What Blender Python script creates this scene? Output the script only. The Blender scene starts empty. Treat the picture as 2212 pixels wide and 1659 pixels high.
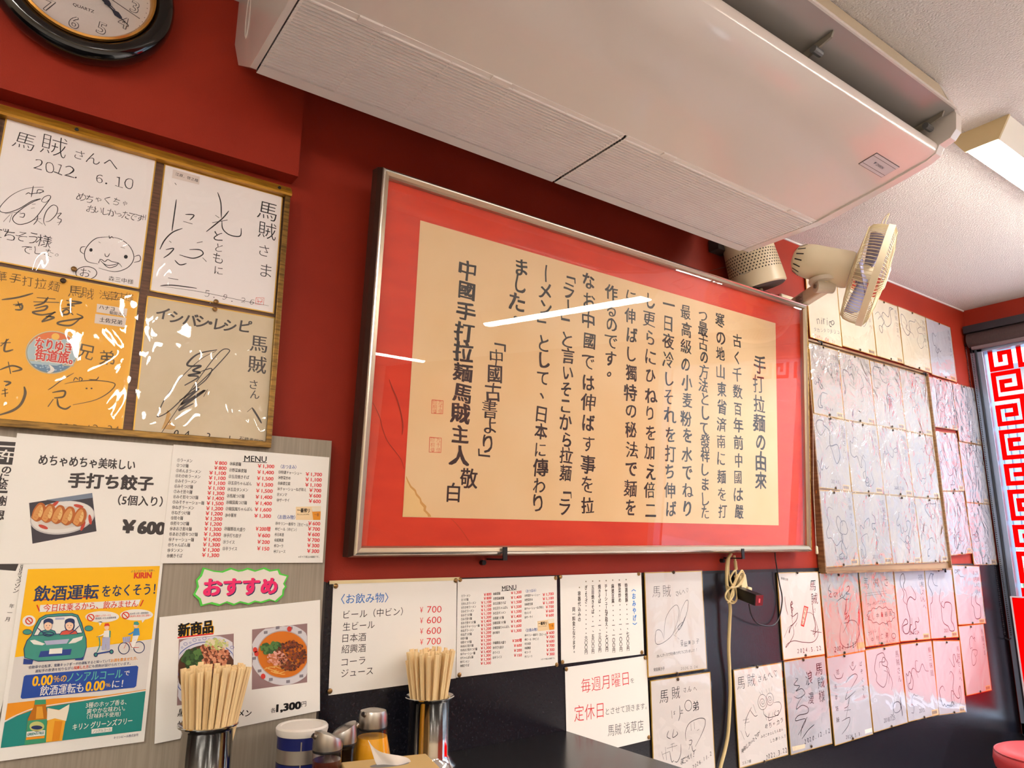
import bpy, bmesh, math, random
import numpy as np
from mathutils import Vector, Matrix
from mathutils.geometry import tessellate_polygon

C = bpy.context.scene.collection
SC = bpy.context.scene
EYE, DIST, FPX = 1.19, 1.475, 1570.0
YAW, PITCH, ROLL = 0.625, 0.217, 0.003

# ------------------------------------------------------------------ camera
def cam_axes():
    ca, sa, cb, sb = math.cos(YAW), math.sin(YAW), math.cos(PITCH), math.sin(PITCH)
    fwd = Vector((sa*cb, ca*cb, sb)); r0 = Vector((ca, -sa, 0)); u0 = r0.cross(fwd)
    cc, sc = math.cos(ROLL), math.sin(ROLL)
    return r0*cc + u0*sc, u0*cc - r0*sc, fwd
RT, UP, FW = cam_axes()
EYEP = Vector((0, -DIST, EYE))
cam = bpy.data.cameras.new('camera'); co = bpy.data.objects.new('camera', cam); C.objects.link(co)
cam.sensor_fit = 'HORIZONTAL'; cam.sensor_width = 36; cam.lens = FPX/2212*36; cam.clip_start = .02; cam.clip_end = 200
m = Matrix((RT, UP, -FW)).transposed().to_4x4(); m.translation = EYEP
co.matrix_world = m
SC.camera = co

# ------------------------------------------------------------------ light and exposure
SC.view_settings.view_transform = 'Standard'; SC.view_settings.look = 'None'
SC.view_settings.exposure = 0.32; SC.view_settings.gamma = 1.0; SC.view_settings.use_curve_mapping = False
w = bpy.data.worlds.new('sky'); SC.world = w; w.use_nodes = True
bg = w.node_tree.nodes['Background']; bg.inputs[0].default_value = (.66, .83, 1.0, 1); bg.inputs[1].default_value = 8.0
def portal():
    l = bpy.data.lights.new('window_portal', 'AREA'); l.shape = 'RECTANGLE'; l.size = 1.65; l.size_y = 2.2
    l.cycles.is_portal = True
    o = bpy.data.objects.new('window_portal', l); C.objects.link(o)
    o.location = (3.84, -1.12, EYE+.1); o.rotation_euler = (0, math.pi/2, 0)
portal()
sun = bpy.data.lights.new('sun', 'SUN'); sun.energy = 3.0; sun.angle = .01; sun.color = (1, .95, .88)
so = bpy.data.objects.new('sun', sun); C.objects.link(so); so.rotation_euler = (math.radians(20), math.radians(48), 0)
SC.cycles.use_denoising = True
SC.cycles.max_bounces = 8; SC.cycles.transparent_max_bounces = 16; SC.cycles.diffuse_bounces = 4
SC.cycles.glossy_bounces = 5; SC.cycles.sample_clamp_indirect = 8.0
LAMP = 66.0          # strength of the fluorescent diffusers
LAMPC = (1.0, .93, .84)

# ------------------------------------------------------------------ pixel -> place on a known plane
def ray(p): return RT*((p[0]-1106)/FPX) - UP*((p[1]-829.5)/FPX) + FW
def aty(p, y=0.0): d = ray(p); return EYEP + d*((y+DIST)/d.y)
def atz(p, z): d = ray(p); return EYEP + d*((z-EYE)/d.z)
def atx(p, x): d = ray(p); return EYEP + d*(x/d.x)
def Z(z): return z + EYE
def crop(c, p): return (c[0]+p[0]/c[2], c[1]+p[1]/c[2])
PX = (0, 0, 1.0)
G1 = (0, 220, 3.456); G2 = (0, 560, 3.456); PC = (0, 940, 3.0722); KC = (0, 1200, 3.6144); NC = (560, 1200, 3.16)
LC = (1160, 1200, 3.16); RC = (1612, 1200, 3.615); WC = (1700, 600, 2.592); M1 = (700, 340, 3.6867); M3 = (1200, 500, 3.6867)
M2 = (700, 800, 3.6867); FC = (1560, 440, 5.267); T3 = (1500, 430, 3.6867)

# ------------------------------------------------------------------ materials
MATS = {}
def lin(r, g, b):
    f = lambda c: (c/255/12.92 if c/255 <= .04045 else ((c/255+.055)/1.055)**2.4)
    return (f(r), f(g), f(b), 1)
def mat(name, col, rough=.5, metal=0, spec=.5, bump=None, var=None, coat=0, emit=None, trans=0, ior=1.45, sub=0):
    if name in MATS: return MATS[name]
    m = bpy.data.materials.new(name); m.use_nodes = True; MATS[name] = m
    nt = m.node_tree; b = nt.nodes['Principled BSDF']
    c = lin(*col)
    b.inputs['Base Color'].default_value = c; b.inputs['Roughness'].default_value = rough
    b.inputs['Metallic'].default_value = metal; b.inputs['Specular IOR Level'].default_value = spec
    b.inputs['Coat Weight'].default_value = coat; b.inputs['IOR'].default_value = ior
    b.inputs['Transmission Weight'].default_value = trans
    if coat: b.inputs['Coat Roughness'].default_value = .06
    if emit:
        b.inputs['Emission Color'].default_value = (*emit[0], 1); b.inputs['Emission Strength'].default_value = emit[1]
    tc = nt.nodes.new('ShaderNodeTexCoord')
    if var:                                     # var = (scale, second colour, contrast low, high, stretch)
        n = nt.nodes.new('ShaderNodeTexNoise'); n.inputs['Scale'].default_value = var[0]; n.inputs['Detail'].default_value = 6
        src = tc.outputs['Object']
        if len(var) > 4:
            mp = nt.nodes.new('ShaderNodeMapping'); mp.inputs['Scale'].default_value = var[4]
            nt.links.new(src, mp.inputs[0]); src = mp.outputs[0]
        nt.links.new(src, n.inputs['Vector'])
        r = nt.nodes.new('ShaderNodeValToRGB'); r.color_ramp.elements[0].position = var[2]; r.color_ramp.elements[1].position = var[3]
        r.color_ramp.elements[0].color = c; r.color_ramp.elements[1].color = lin(*var[1])
        nt.links.new(n.outputs[0], r.inputs[0]); nt.links.new(r.outputs[0], b.inputs['Base Color'])
    if bump:                                    # bump = (scale, strength, distance)
        n = nt.nodes.new('ShaderNodeTexNoise'); n.inputs['Scale'].default_value = bump[0]; n.inputs['Detail'].default_value = 3
        nt.links.new(tc.outputs['Object'], n.inputs['Vector'])
        bp = nt.nodes.new('ShaderNodeBump'); bp.inputs['Strength'].default_value = bump[1]; bp.inputs['Distance'].default_value = bump[2]
        nt.links.new(n.outputs[0], bp.inputs['Height']); nt.links.new(bp.outputs[0], b.inputs['Normal'])
    return m
def clear_mat(name, rough=.03, ior=1.45, gain=1.0, crinkle=None, tint=(1, 1, 1)):
    """clear sheet: transparent with Fresnel gloss; crinkle = (scale, strength)"""
    if name in MATS: return MATS[name]
    m = bpy.data.materials.new(name); m.use_nodes = True; MATS[name] = m
    nt = m.node_tree; N = nt.nodes; N.remove(N['Principled BSDF']); out = N['Material Output']
    t = N.new('ShaderNodeBsdfTransparent'); t.inputs[0].default_value = (*tint, 1)
    g = N.new('ShaderNodeBsdfGlossy'); g.inputs['Roughness'].default_value = rough
    mx = N.new('ShaderNodeMixShader'); ge = N.new('ShaderNodeNewGeometry')
    dt = N.new('ShaderNodeVectorMath'); dt.operation = 'DOT_PRODUCT'      # Schlick's Fresnel, alike on both faces of the sheet
    nt.links.new(ge.outputs['Incoming'], dt.inputs[0]); nt.links.new(ge.outputs['Normal'], dt.inputs[1])
    def mth(op, a, b=None):
        q = N.new('ShaderNodeMath'); q.operation = op
        for i, x in enumerate((a, b)):
            if x is None: continue
            if isinstance(x, (int, float)): q.inputs[i].default_value = x
            else: nt.links.new(x, q.inputs[i])
        return q.outputs[0]
    f0 = ((ior-1)/(ior+1))**2
    src = mth('ADD', mth('MULTIPLY', mth('POWER', mth('SUBTRACT', 1.0, mth('ABSOLUTE', dt.outputs['Value'])), 5.0), 1-f0), f0)
    if gain != 1.0:
        mu = N.new('ShaderNodeMath'); mu.operation = 'MULTIPLY'; mu.use_clamp = True; mu.inputs[1].default_value = gain
        nt.links.new(src, mu.inputs[0]); src = mu.outputs[0]
    nt.links.new(src, mx.inputs[0]); nt.links.new(t.outputs[0], mx.inputs[1]); nt.links.new(g.outputs[0], mx.inputs[2])
    nt.links.new(mx.outputs[0], out.inputs[0])
    if crinkle:
        tc = N.new('ShaderNodeTexCoord')
        oi = N.new('ShaderNodeObjectInfo')
        ad = N.new('ShaderNodeVectorMath'); ad.operation = 'MULTIPLY_ADD'; ad.inputs[1].default_value = (1, 1, 1)
        cr = N.new('ShaderNodeCombineXYZ'); mr = N.new('ShaderNodeMath'); mr.operation = 'MULTIPLY'; mr.inputs[1].default_value = 40
        nt.links.new(oi.outputs['Random'], mr.inputs[0]); nt.links.new(mr.outputs[0], cr.inputs[0]); nt.links.new(mr.outputs[0], cr.inputs[2])
        nt.links.new(tc.outputs['Object'], ad.inputs[0]); nt.links.new(cr.outputs[0], ad.inputs[2])
        n1 = N.new('ShaderNodeTexNoise'); n1.inputs['Scale'].default_value = crinkle[0]; n1.inputs['Detail'].default_value = 2; n1.inputs['Distortion'].default_value = 2.0
        mp = N.new('ShaderNodeMapping'); mp.inputs['Scale'].default_value = (1.1, 1, .9); mp.inputs['Rotation'].default_value = (0, .35, 0)
        nt.links.new(ad.outputs[0], mp.inputs[0]); nt.links.new(mp.outputs[0], n1.inputs['Vector'])
        v = N.new('ShaderNodeTexVoronoi'); v.feature = 'DISTANCE_TO_EDGE'; v.inputs['Scale'].default_value = crinkle[0]*.75
        mp2 = N.new('ShaderNodeMapping'); mp2.inputs['Scale'].default_value = (1.0, 1, .8); mp2.inputs['Rotation'].default_value = (0, -.6, 0)
        nt.links.new(ad.outputs[0], mp2.inputs[0]); nt.links.new(mp2.outputs[0], v.inputs['Vector'])
        a2 = N.new('ShaderNodeMath'); a2.operation = 'MULTIPLY_ADD'; a2.inputs[1].default_value = .9
        nt.links.new(v.outputs[0], a2.inputs[0]); nt.links.new(n1.outputs[0], a2.inputs[2])
        bp = N.new('ShaderNodeBump'); bp.inputs['Strength'].default_value = 1; bp.inputs['Distance'].default_value = crinkle[1]
        nt.links.new(a2.outputs[0], bp.inputs['Height'])
        nt.links.new(bp.outputs[0], g.inputs['Normal']); nt.links.new(bp.outputs[0], dt.inputs[1])
    return m
def emit_mat(name, col, s):
    if name in MATS: return MATS[name]
    m = bpy.data.materials.new(name); m.use_nodes = True; MATS[name] = m
    nt = m.node_tree; e = nt.nodes.new('ShaderNodeEmission'); e.inputs[0].default_value = (*col, 1); e.inputs[1].default_value = s
    nt.links.new(e.outputs[0], nt.nodes['Material Output'].inputs[0]); return m
def film_mat(name, col, tr=.6):
    if name in MATS: return MATS[name]
    m = bpy.data.materials.new(name); m.use_nodes = True; MATS[name] = m
    nt = m.node_tree; N = nt.nodes; N.remove(N['Principled BSDF'])
    a = N.new('ShaderNodeBsdfTranslucent'); a.inputs[0].default_value = (*col, 1)
    d = N.new('ShaderNodeBsdfDiffuse'); d.inputs[0].default_value = (*col, 1)
    mx = N.new('ShaderNodeMixShader'); mx.inputs[0].default_value = tr
    nt.links.new(d.outputs[0], mx.inputs[1]); nt.links.new(a.outputs[0], mx.inputs[2]); nt.links.new(mx.outputs[0], N['Material Output'].inputs[0])
    return m

# ------------------------------------------------------------------ mesh builder
class MB:
    def __init__(s): s.v = []; s.f = []; s.m = []; s.mats = []
    def mi(s, m):
        if m not in s.mats: s.mats.append(m)
        return s.mats.index(m)
    def add(s, v, f, m, M=None):
        b = len(s.v); k = s.mi(m)
        s.v += [tuple(M @ Vector(p)) if M else tuple(p) for p in v]
        for q in f: s.f.append(tuple(b+i for i in q)); s.m.append(k)
        return s
    def box(s, lo, hi, m, M=None):
        (a, b, c), (d, e, f) = lo, hi
        v = [(a,b,c),(d,b,c),(d,e,c),(a,e,c),(a,b,f),(d,b,f),(d,e,f),(a,e,f)]
        return s.add(v, [(0,3,2,1),(4,5,6,7),(0,1,5,4),(1,2,6,5),(2,3,7,6),(3,0,4,7)], m, M)
    def lathe(s, prof, m, M=None, n=32, cap=True):
        v = []; f = []; k = len(prof)
        for i in range(n):
            a = 2*math.pi*i/n
            for r, z in prof: v.append((r*math.cos(a), r*math.sin(a), z))
        for i in range(n):
            j = (i+1) % n
            for q in range(k-1):
                f.append((i*k+q, j*k+q, j*k+q+1, i*k+q+1))
        if cap:
            if prof[0][0] > 1e-6: f.append(tuple(i*k for i in reversed(range(n))))
            if prof[-1][0] > 1e-6: f.append(tuple(i*k+k-1 for i in range(n)))
        return s.add(v, f, m, M)
    def tube(s, pts, r, m, n=8, M=None, cap=True):
        pts = [Vector(p) for p in pts]; v = []; f = []; N = len(pts)
        t0 = (pts[1]-pts[0]).normalized(); u = t0.orthogonal().normalized()
        for i, p in enumerate(pts):
            t = (pts[min(i+1, N-1)]-pts[max(i-1, 0)]).normalized()
            u = (u - t*u.dot(t)).normalized(); w_ = t.cross(u)
            rr = r[i] if isinstance(r, (list, tuple)) else r
            for j in range(n):
                a = 2*math.pi*j/n; v.append(p + (u*math.cos(a)+w_*math.sin(a))*rr)
        for i in range(N-1):
            for j in range(n):
                k = (j+1) % n; f.append((i*n+j, i*n+k, (i+1)*n+k, (i+1)*n+j))
        if cap: f += [tuple(reversed(range(n))), tuple((N-1)*n+j for j in range(n))]
        return s.add(v, f, m, M)
    def prism(s, prof, x0, x1, m, M=None):
        """closed (y,z) outline swept along x"""
        n = len(prof); v = [(x0, y, z) for y, z in prof] + [(x1, y, z) for y, z in prof]
        f = [(i, (i+1) % n, n+(i+1) % n, n+i) for i in range(n)]
        tri = tessellate_polygon([[Vector((y, z, 0)) for y, z in prof]])
        f += [tuple(t) for t in tri] + [tuple(n+i for i in reversed(t)) for t in tri]
        return s.add(v, f, m, M)
    def strip(s, prof, x0, x1, m, th=.003):
        """open (y,z) line swept along x, with a thickness"""
        P = [Vector((0, y, z)) for y, z in prof]; o = []
        for i, p in enumerate(P):
            t = (P[min(i+1, len(P)-1)]-P[max(i-1, 0)]).normalized(); o.append(p + Vector((0, -t.z, t.y))*th)
        return s.prism([(p.y, p.z) for p in P] + [(p.y, p.z) for p in reversed(o)], x0, x1, m)
    def build(s, name, parent=None, smooth=False, loc=None, bevel=0):
        me = bpy.data.meshes.new(name); me.from_pydata(s.v, [], s.f)
        for m in s.mats: me.materials.append(m)
        me.polygons.foreach_set('material_index', s.m); me.update()
        bm = bmesh.new(); bm.from_mesh(me); bmesh.ops.recalc_face_normals(bm, faces=bm.faces) if not getattr(s, 'flat', False) else None
        bm.to_mesh(me); bm.free()
        o = bpy.data.objects.new(name, me); C.objects.link(o)
        if parent is not None: o.parent = parent
        if loc is not None:
            o.location = loc
        if smooth:
            me.polygons.foreach_set('use_smooth', [True]*len(me.polygons))
            me.set_sharp_from_angle(angle=math.radians(38))
        if bevel:
            b = o.modifiers.new('bevel', 'BEVEL'); b.width = bevel; b.segments = 2; b.limit_method = 'ANGLE'
        return o
def tag(o, label=None, cat=None, group=None, kind=None):
    if label: o['label'] = label
    if cat: o['category'] = cat
    if group: o['group'] = group
    if kind: o['kind'] = kind
    return o
def thing(name, label, cat, loc=(0,0,0), group=None, M=None):
    o = bpy.data.objects.new(name, None); C.objects.link(o); o.empty_display_size = .02
    if M is not None: o.matrix_world = M
    else: o.location = loc
    return tag(o, label, cat, group)
def struct(name, mb, **k): return tag(mb.build(name, **k), kind='structure')
def frame(o, x, z):
    """matrix with local x along x, local z along z"""
    x = Vector(x).normalized(); z = Vector(z); z = (z - x*z.dot(x)).normalized(); y = z.cross(x)
    M = Matrix((x, y, z)).transposed().to_4x4(); M.translation = Vector(o); return M
def axis_frame(o, z):
    z = Vector(z).normalized(); x = z.orthogonal().normalized(); return frame(o, x, z)
def spline(pts, k=6):
    P = [Vector(p) for p in pts]
    if len(P) < 3: return P
    out = []
    for i in range(len(P)-1):
        a, b, c, d = P[max(i-1, 0)], P[i], P[i+1], P[min(i+2, len(P)-1)]
        for j in range(k):
            t = j/k
            out.append(.5*((2*b)+(c-a)*t+(2*a-5*b+4*c-d)*t*t+(3*b-a-3*c+d)*t*t*t))
    return out + [P[-1]]

# ------------------------------------------------------------------ lettering
_G = {}
def letters(txt, bold=0.0):
    """flat lettering in em units; heavier weights overprint the same shape a little to each side"""
    k = (txt, round(bold, 4))
    if k in _G: return _G[k]
    k0 = (txt, min(0.0, round(bold, 4)))
    if k0 not in _G:
        cu = bpy.data.curves.new('lettering', 'FONT'); cu.body = txt; cu.offset = k0[1]; cu.resolution_u = 3
        ob = bpy.data.objects.new('lettering', cu); me = bpy.data.meshes.new_from_object(ob)
        v = [(p.co.x, p.co.y) for p in me.vertices]; f = [tuple(p.vertices) for p in me.polygons]
        bpy.data.objects.remove(ob); bpy.data.curves.remove(cu); bpy.data.meshes.remove(me)
        _G[k0] = (v, f)
    if bold > .003:
        v0, f0 = _G[k0]; n = len(v0); v = []; f = []; d = bold
        offs = [(-d, 0), (d, 0)] if d < .016 else [(-d, -d*.6), (d, -d*.6), (-d, d*.6), (d, d*.6)] if d < .04 else [(-d, -d*.6), (d, -d*.6), (-d, d*.6), (d, d*.6), (0, -d*.8), (0, d*.8), (-d*.5, 0), (d*.5, 0)]
        for i, (dx, dy) in enumerate(offs):
            v += [(q[0]+dx, q[1]+dy, i) for q in v0]; f += [tuple(q+i*n for q in t) for t in f0]
        _G[k] = (v, f)
    else: _G[k] = _G[k0]
    return _G[k]

class Sheet:
    """A flat thing hung in a plane: quad = its corners (top left, top right, bottom right, bottom left) in the frame of c."""
    def __init__(s, name, label, cat, quad, y=-.003, t=.0015, c=PX, group=None, paper=None, P=None, edge=None, r=None, sheet_name='sheet', src=None):
        quad = [crop(c, q) for q in quad]; s.c = c
        P = P or [aty(q, y) for q in quad]
        ex = ((P[1]-P[0])+(P[2]-P[3])).normalized(); W = ((P[1]-P[0]).length+(P[2]-P[3]).length)/2; H = ((P[0]-P[3]).length+(P[1]-P[2]).length)/2
        s.W, s.H, s.t = W, H, t
        s.M = frame((P[0]+P[1]+P[2]+P[3])/4, ex, (P[0]-P[3])+(P[1]-P[2]))
        s.root = thing(name, label, cat, group=group, M=s.M)
        s.setmap(src or quad); s.bl = {}; s.rnd = random.Random(r if r is not None else name+(label or ''))
        if paper:
            b = MB().box((-W/2, -t, -H/2), (W/2, 0, H/2), paper); s.sheet = b.build(sheet_name, s.root)
    def setmap(s, quad):
        W, H = s.W, s.H; dst = [(-W/2, H/2), (W/2, H/2), (W/2, -H/2), (-W/2, -H/2)]
        A = []; B = []
        for (x, y), (u, v) in zip(quad, dst):
            A += [[x, y, 1, 0, 0, 0, -u*x, -u*y], [0, 0, 0, x, y, 1, -v*x, -v*y]]; B += [u, v]
        h = np.linalg.solve(np.array(A), np.array(B)); s.Hm = np.append(h, 1).reshape(3, 3)
    def uv(s, p):
        p = crop(s.c, p); q = s.Hm @ np.array([p[0], p[1], 1.0]); return Vector((q[0]/q[2], q[1]/q[2]))
    def at(s, uv, layer=1): return (uv[0], -(s.t + layer*.00022), uv[1])
    def put(s, v2, f, m, part, layer, src=None):
        b = s.bl.setdefault(part, MB()); b.flat = True      # overprinted copies lie a hair apart
        v = [s.at(p, layer + (.11*src[i][2] if src and len(src[i]) > 2 else 0)) for i, p in enumerate(v2)]
        out = []
        for q in f:                                  # face the viewer (-y)
            a = sum(v2[q[i]][0]*v2[q[(i+1) % len(q)]][1]-v2[q[(i+1) % len(q)]][0]*v2[q[i]][1] for i in range(len(q)))
            out.append(tuple(q) if a > 0 else tuple(reversed(q)))
        b.add(v, out, m)
    def _place(s, txt, a, b, m, part, bold, layer, hworld=None, fitx=True, slant=0, emx=None):
        v, f = letters(txt, bold)
        if not v: return
        d = b-a; L = d.length; e = d/L; n = Vector((-e.y, e.x))
        xs = [p[0] for p in v]; x0, x1 = min(xs), max(xs)
        kx = L/max(x1-x0, 1e-4); ky = hworld/.9 if hworld else kx
        s.put([a + e*((p[0]-x0)*kx + slant*(p[1]-.38)*ky) + n*((p[1]-.36)*ky) for p in v], f, m, part, layer, v)
    def text(s, txt, a, b, m, part='lettering', bold=0.0, layer=1, h=None, slant=0):
        """text fitted between a (left end) and b (right end), at mid height; h = height of a full character"""
        hw = None
        if h: hw = (s.uv((a[0], a[1]-h/2))-s.uv((a[0], a[1]+h/2))).length
        s._place(txt, s.uv(a), s.uv(b), m, part, bold, layer, hw, slant=slant)
    def char(s, ch, p, size, m, part='lettering', bold=0.0, layer=1, rot=0, sx=1.0, slant=0, wob=0.0):
        """one character centred at p; wob bends its strokes as a hand would"""
        c = s.uv(p); k = (s.uv((p[0], p[1]-size/2))-s.uv((p[0], p[1]+size/2))).length
        if ch in 'ー〈〉「」（）・-～':
            if rot == 'v': rot = -math.pi/2 if ch not in '・' else 0
        elif rot == 'v': rot = 0
        v, f = letters(ch, bold)
        if not v: return
        fw = max(p_[0] for p_ in v) > .72 or ord(ch) > 0x2fff
        cx_ = .5 if fw else (min(q[0] for q in v)+max(q[0] for q in v))/2
        cr, sr = math.cos(rot), math.sin(rot); out = []
        off = Vector((.3, .3))*k if ch in '、。' and s.vert else Vector((0, 0))
        f1, f2, f3, f4 = [s.rnd.uniform(0, 6.28) for _ in range(4)]
        for q in v:
            gx_, gz_ = q[0], q[1]
            if wob:
                gx_ += wob*(math.sin(7*q[1]+f1)+.7*math.sin(13*q[0]+f2)); gz_ += wob*(math.sin(6*q[0]+f3)+.7*math.sin(14*q[1]+f4))
            x = (gx_-cx_)*k*sx + slant*(gz_-.38)*k; z = (gz_-.38)*k
            out.append(c + off + Vector((x*cr-z*sr, x*sr+z*cr)))
        s.put(out, f, m, part, layer, v)
    vert = False
    def vtext(s, txt, a, b, m, part='lettering', size=None, bold=0.0, layer=1, sx=1.0, jit=0.0, slant=0):
        """vertical writing, first character centred at a, last at b"""
        n = len(txt); s.vert = True
        for i, ch in enumerate(txt):
            t = i/max(n-1, 1); p = (a[0]+(b[0]-a[0])*t, a[1]+(b[1]-a[1])*t)
            sz = size or abs(b[1]-a[1])/max(n-1, 1)
            R = s.rnd
            if jit:
                p = (p[0]+R.uniform(-1, 1)*sz*.05*jit, p[1]+R.uniform(-1, 1)*sz*.04*jit)
                s.char(ch, p, sz*(1+R.uniform(-.08, .06)*jit), m, part, bold+R.uniform(-.004, .006)*jit, layer, rot='v' if ch in 'ー〈〉「」（）' else R.uniform(-.05, .03)*jit, sx=sx*(1+R.uniform(-.08, .08)*jit), slant=slant, wob=.022*jit)
            else: s.char(ch, p, sz, m, part, bold, layer, rot='v', sx=sx, slant=slant)
        s.vert = False
    def hand(s, txt, a, b, m, size, part='handwriting', bold=-.012, layer=1, jit=1.0, vary=None):
        """handwriting along a line, every character a little off"""
        n = len(txt); R = s.rnd
        for i, ch in enumerate(txt):
            t = i/max(n-1, 1); p = (a[0]+(b[0]-a[0])*t+R.uniform(-1, 1)*size*.05*jit, a[1]+(b[1]-a[1])*t+R.uniform(-1, 1)*size*.07*jit)
            if ch == ' ': continue
            z = size*(1+R.uniform(-.12, .1)*jit)
            if ch in 'ゃゅょっぇ': z *= .7
            s.char(ch, p, z, m, part, bold, layer, rot=R.uniform(-.12, .12)*jit, sx=R.uniform(.88, 1.1), slant=R.uniform(-.05, .18)*jit, wob=.026*jit)
    def stroke(s, pts, w, m, part='handwriting', layer=1, taper=True, smooth=True, closed=False):
        """pen stroke through pts, w wide"""
        q = [Vector(s.uv(p)) for p in pts]
        ww = (s.uv((pts[0][0], pts[0][1]-w/2))-s.uv((pts[0][0], pts[0][1]+w/2))).length
        s.ribbon(q, ww, m, part, layer, taper, smooth)
    def ribbon(s, q, ww, m, part='handwriting', layer=1, taper=True, smooth=True):
        q = [Vector((a[0], a[1], 0)) for a in q]
        P = spline(q, 7) if smooth else q
        n = len(P); v = []
        for i, p in enumerate(P):
            d = P[min(i+1, n-1)]-P[max(i-1, 0)]
            if d.length < 1e-9: d = Vector((1, 0, 0))
            d.normalize(); nn = Vector((-d.y, d.x)); t = i/(n-1)
            k = ww/2*((.45+.55*min(1, 5*t, 4*(1-t)+.1)) if taper else 1)
            p2 = Vector((p.x, p.y)); v += [p2+nn*k, p2-nn*k]
        s.put(v, [(2*i, 2*i+1, 2*i+3, 2*i+2) for i in range(n-1)], m, part, layer)
    def poly(s, pts, m, part='picture', layer=1, smooth=False):
        q = [s.uv(p) for p in pts]
        if smooth:
            q = [Vector((a.x, a.y)) for a in spline([Vector((p.x, p.y, 0)) for p in q+[q[0]]], 6)[:-1]]
        s.polyuv(q, m, part, layer)
    def polyuv(s, q, m, part='picture', layer=1):
        tri = tessellate_polygon([[Vector((p[0], p[1], 0)) for p in q]])
        s.put([Vector((p[0], p[1])) for p in q], [tuple(t) for t in tri], m, part, layer)
    def ell(s, c, rx, ry, m, part='picture', layer=1, rot=0, n=28, w=None):
        pts = []
        for i in range(n):
            a = 2*math.pi*i/n; x, y = rx*math.cos(a), ry*math.sin(a)
            pts.append((c[0]+x*math.cos(rot)-y*math.sin(rot), c[1]+x*math.sin(rot)+y*math.cos(rot)))
        if w: s.stroke(pts+[pts[0]], w, m, part, layer, taper=False, smooth=False)
        else: s.poly(pts, m, part, layer)
    def done(s, names=None):
        for k, b in s.bl.items(): b.build(k, s.root)
        s.bl = {}; return s.root
# ------------------------------------------------------------------ colours of the place
red = mat('red_wall_paint', (154, 42, 20), .62, spec=.35, bump=(420, .35, .0012), var=(5, (144, 37, 18), .35, .7))
black_wall = mat('black_laminate', (20, 20, 29), .27, spec=.5, bump=(160, .25, .0008), var=(190, (37, 36, 40), .5, .75))
ceil_m = mat('ceiling_texture', (224, 218, 214), .85, bump=(190, 1, .009))
grey_panel = mat('grey_panel_paint', (158, 146, 130), .55, var=(9, (147, 136, 121), .4, .62, (30, 1, 1)))
white_plastic = mat('white_casing_plastic', (214, 205, 199), .20, spec=.5, coat=.5)
cream_plastic = mat('cream_plastic', (222, 208, 178), .4)
paper_w = mat('white_laminated_paper', (240, 236, 229), .28, spec=.4)
matte_paper = mat('white_paper', (232, 226, 214), .6)
black_ink = mat('black_ink', (20, 18, 20), .45, spec=.3)
pen_ink = mat('pen_ink', (28, 27, 34), .5, spec=.3)
red_ink = mat('red_print', (222, 36, 40), .4)
blue_ink = mat('blue_print', (38, 112, 190), .4)
navy_ink = mat('navy_print', (40, 52, 96), .4)
brass = mat('brass', (150, 118, 60), .32, metal=.9, var=(40, (92, 70, 40), .35, .7))
gilt = mat('gilt_edge', (214, 170, 78), .35, metal=.6)
steel = mat('polished_steel', (206, 204, 200), .10, metal=1)
brushed = mat('brushed_steel', (176, 170, 162), .3, metal=1)
dark_iron = mat('black_iron', (16, 15, 17), .45)
floor_m = mat('floor_tiles', (206, 198, 188), .45, var=(3, (196, 188, 178), .4, .6))
cream_wall = mat('cream_wall_paint', (228, 214, 190), .7)
alum = mat('aluminium_sash', (150, 165, 190), .35, metal=.7)

ROOM = dict(x0=-3.2, x1=3.81, y1=-6.8, h=Z(1.131)); H = ROOM['h']
struct('floor', MB().box((-3.3, -6.9, -.06), (3.95, .12, 0), floor_m))
struct('ceiling', MB().box((-3.3, -6.9, H), (3.95, .12, H+.08), ceil_m))
struct('wall_back', MB().box((-3.3, 0, 0), (3.95, .12, H), red))
wt = Z(-.078)
struct('wall_back_wainscot', MB().box((aty((697, 1300), -.03).x, -.004, .0), (3.808, 0, wt), black_wall))
struct('trim_1', MB().prism([(-.0055, wt-.006), (0, wt-.006), (0, wt+.002), (-.0055, wt+.002)], .60, 3.808, dark_iron))
struct('wall_left', MB().box((-3.32, -6.9, 0), (-3.2, .12, H), cream_wall))
struct('wall_front', MB().box((-3.3, -6.92, 0), (3.95, -6.8, H), cream_wall))
WX = 3.81; wz0, wz1, wy0, wy1 = Z(-.80), Z(.945), -.012, -2.25
rw = MB()
rw.box((WX, -6.9, wz1), (WX+.12, .0, H), red)
rw.box((WX, -6.9, 0), (WX+.12, 0, wz0), black_wall)
rw.box((WX, -6.9, wz0), (WX+.12, wy1, wz1), red)
rw.box((WX, wy0, wz0), (WX+.12, .0, wz1), red)
struct('wall_right', rw)
struct('trim_4', MB().box((1.84, -.005, H-.006), (3.805, 0, H), mat('ceiling_bead_white', (226, 222, 220), .5)))
# projecting soffit over the left part, with the clock on it
struct('wall_soffit', MB().box((-3.2, -.043, Z(.772)), (.464, 0, H), red))
# grey board the left-hand notices are fixed on
gx = aty((697, 1300), -.03).x
struct('wall_notice_panel', MB().box((-3.2, -.03, 0), (gx, 0, Z(.21)), grey_panel))
struct('trim_2', MB().box((gx, -.012, 0), (gx+.012, 0, Z(-.076)), mat('dark_edge_strip', (58, 50, 46), .5)))

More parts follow.
